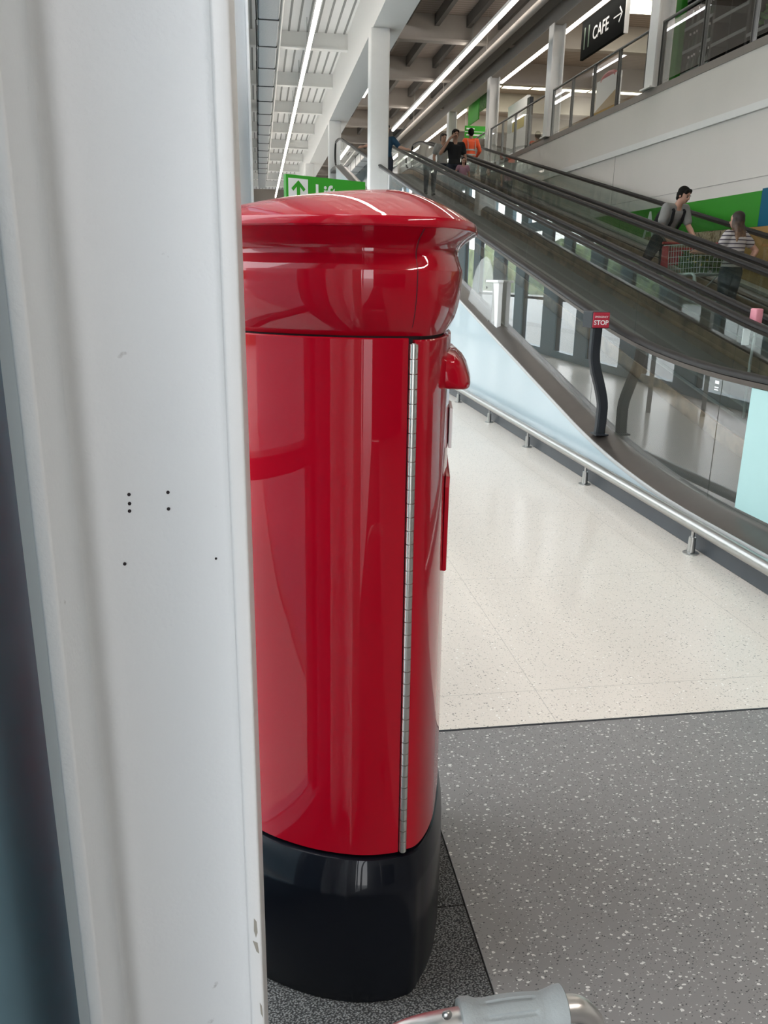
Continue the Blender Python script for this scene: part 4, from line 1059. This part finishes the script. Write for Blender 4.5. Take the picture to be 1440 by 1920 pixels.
for z_ in (.565, .645):
    bm = bmesh.new(); c = Vector((0, .003, z_*1.6)); loft(bm, [ell(c+Vector((0, 0, d_)), .163, .128, Vector((1, 0, 0)), Vector((0, 1, 0)), 24) for d_ in (-.02, .02)]); cpart('reflective_band', bm, 'silver', t)
for s in (1, -1):
    bm = bmesh.new(); tube(bm, [(s*.10, .118, .645*1.6), (s*.10, .125, .73*1.6), (s*.105, .06, .815*1.6), (s*.10, -.10, .73*1.6), (s*.1, -.118, .645*1.6)], .024, 8, flat=.35); cpart('reflective_brace', bm, 'silver', t)
yU = 21.4
ju = dict(elR=(-.24, -.06, .70), wrR=(-.38, -.10, .66), haR=(-.42, -.11, .655), elL=(.2, -.06, .68), wrL=(.30, -.12, .645), haL=(.33, -.14, .64), look=(.2, -1, 0))
person('person in a dark blue top holding the handrails, partly hidden by the nearest aisle column', (3.22, yU, rise(yU)), 0, 1.6, ju, 'skin', 'bluetee', 'navy', 'hairblack', 'short', .75, True, .012)
yV = 21.0
person('person with dark hair behind the one in black, at the top of the middle walkway', (4.57, yV, rise(yV)), .2, 1.48, dict(), 'skin2', 'greytee', 'navy', 'hairbrown', 'short', .6, True, .012)

# ================================================================== walking frame handle in the foreground
YF = .56
ax = [on(x, y, 1, YF) for x, y in ((640, 2060), (690, 1985), (760, 1940), (855, 1916), (960, 1903), (1058, 1891), (1090, 1896), (1112, 1925), (1120, 1985))]
t = thing('walking_frame', 'aluminium walking frame with a grey ribbed rubber grip at the bottom edge', 'walking frame', (.2, YF, 0))
foot0 = Vector((ax[0].x-.04, YF, .012)); foot1 = Vector((ax[-1].x+.03, YF, .012))
path = catmull_open([foot0, Vector((ax[0].x-.03, YF, ax[0].z-.2))]+ax+[Vector((ax[-1].x+.01, YF, ax[-1].z-.15)), foot1], 8)
part('tube', lambda b: tube(b, path, .0122, 20), 'alu', t, smooth=True, angle=60)
gA, gB = on(862, 1915, 1, YF), on(1056, 1892, 1, YF)
gd = (gB-gA)
def grip(bm):
    L_ = gd.length; dn = gd.normalized(); a = Vector((0, -1, 0)); b_ = dn.cross(a)
    prof = [(0, .0135), (0, .019), (.003, .0202), (.010, .0198), (.016, .0176), (.024, .0170)]+[(.024+(L_-.024-.022)*k/40, .0170+.0014*math.sin(PI*k/40)) for k in range(1, 41)]+[(L_-.014, .0188), (L_-.006, .0212), (L_-.001, .0216), (L_, .0205), (L_, .0135)]
    rs = []; n = 96
    for s, r in prof:
        rr = []
        for k in range(n):
            q = 2*PI*k/n; g = 0
            f = (s-.022)/(L_-.05)
            if 0 < f < 1:
                w = math.cos(q*8+.4); e = min(1, f*14, (1-f)*14)
                g = .0019*max(0, min(1, (w-.55)*5))*e
            rr.append(gA+dn*s+(a*math.cos(q)+b_*math.sin(q))*(r-g))
        rs.append(rr)
    loft(bm, rs)
part('grip', grip, 'grip', t, smooth=True, angle=50)
bp = on(838, 1903, 1, YF-.012)
part('button', lambda b: ball(b, (bp.x, bp.y, bp.z), (.0048, .0035, .0048), 16), 'steel', t, smooth=True)
for f in (foot0, foot1): part('rubber_foot', lambda b: tube(b, [(f.x, YF, 0), (f.x, YF, .05)], [.02, .016], 14), 'rubber', t, smooth=True, angle=40)

# ================================================================== light
wd = bpy.data.worlds.new('sky'); bpy.context.scene.world = wd; wd.use_nodes = True
nt = wd.node_tree; bg = nt.nodes['Background']; L = nt.links.new
tc = N(nt, 'ShaderNodeTexCoord'); sep = N(nt, 'ShaderNodeSeparateXYZ'); L(tc.outputs['Generated'], sep.inputs['Vector'])
rp = N(nt, 'ShaderNodeValToRGB'); L(sep.outputs['Z'], rp.inputs['Fac'])
rp.color_ramp.elements[0].color = (.985, .985, 1, 1); rp.color_ramp.elements[1].color = (.86, .92, 1, 1)
L(rp.outputs['Color'], bg.inputs['Color']); bg.inputs['Strength'].default_value = 5.0
l = bpy.data.lights.new('column_fill_lamp', 'AREA'); l.shape = 'RECTANGLE'; l.size = 3.2; l.size_y = .22; l.energy = 85; l.color = (1, .9, .8)  # added lamp, out of view behind the viewer, to brighten the near column
o = bpy.data.objects.new('column_fill_lamp', l); C.objects.link(o); o.location = (3.6, -2.2, 6.2); o.rotation_euler = (Vector((-3.4, 3.0, -4.6)).to_track_quat('-Z', 'Y')).to_euler()
def portal(name, loc, rot, sx, sy):
    l = bpy.data.lights.new(name, 'AREA'); l.shape = 'RECTANGLE'; l.size = sx; l.size_y = sy; l.cycles.is_portal = True
    o = bpy.data.objects.new(name, l); C.objects.link(o); o.location = loc; o.rotation_euler = rot
portal('daylight_doors', (-3.6, YB-.2, 2.25), (PI/2, 0, 0), 7.8, 4.5)
portal('daylight_side', (VX-.2, -2.3, 2.25), (PI/2, 0, -PI/2), 5.4, 4.5)
portal('daylight_facade', (XW-.2, 29.5, 2.35), (PI/2, 0, -PI/2), 61, 4.6)

sc = bpy.context.scene
sc.view_settings.view_transform = 'Standard'; sc.view_settings.look = 'None'; sc.view_settings.gamma = 1; sc.view_settings.use_curve_mapping = False
sc.view_settings.exposure = 0.70
sc.cycles.transparent_max_bounces = 40; sc.cycles.max_bounces = 10; sc.cycles.diffuse_bounces = 5; sc.cycles.glossy_bounces = 6

# ------------------------------------------------------------------ enlarge the whole place to true size
done = set()
for o in bpy.data.objects:
    o.location = o.location*S
    if o.type == 'MESH' and o.data.name not in done:
        o.data.transform(Matrix.Scale(S, 4)); done.add(o.data.name)
    if o.type == 'LIGHT': o.data.size *= S; o.data.size_y *= S
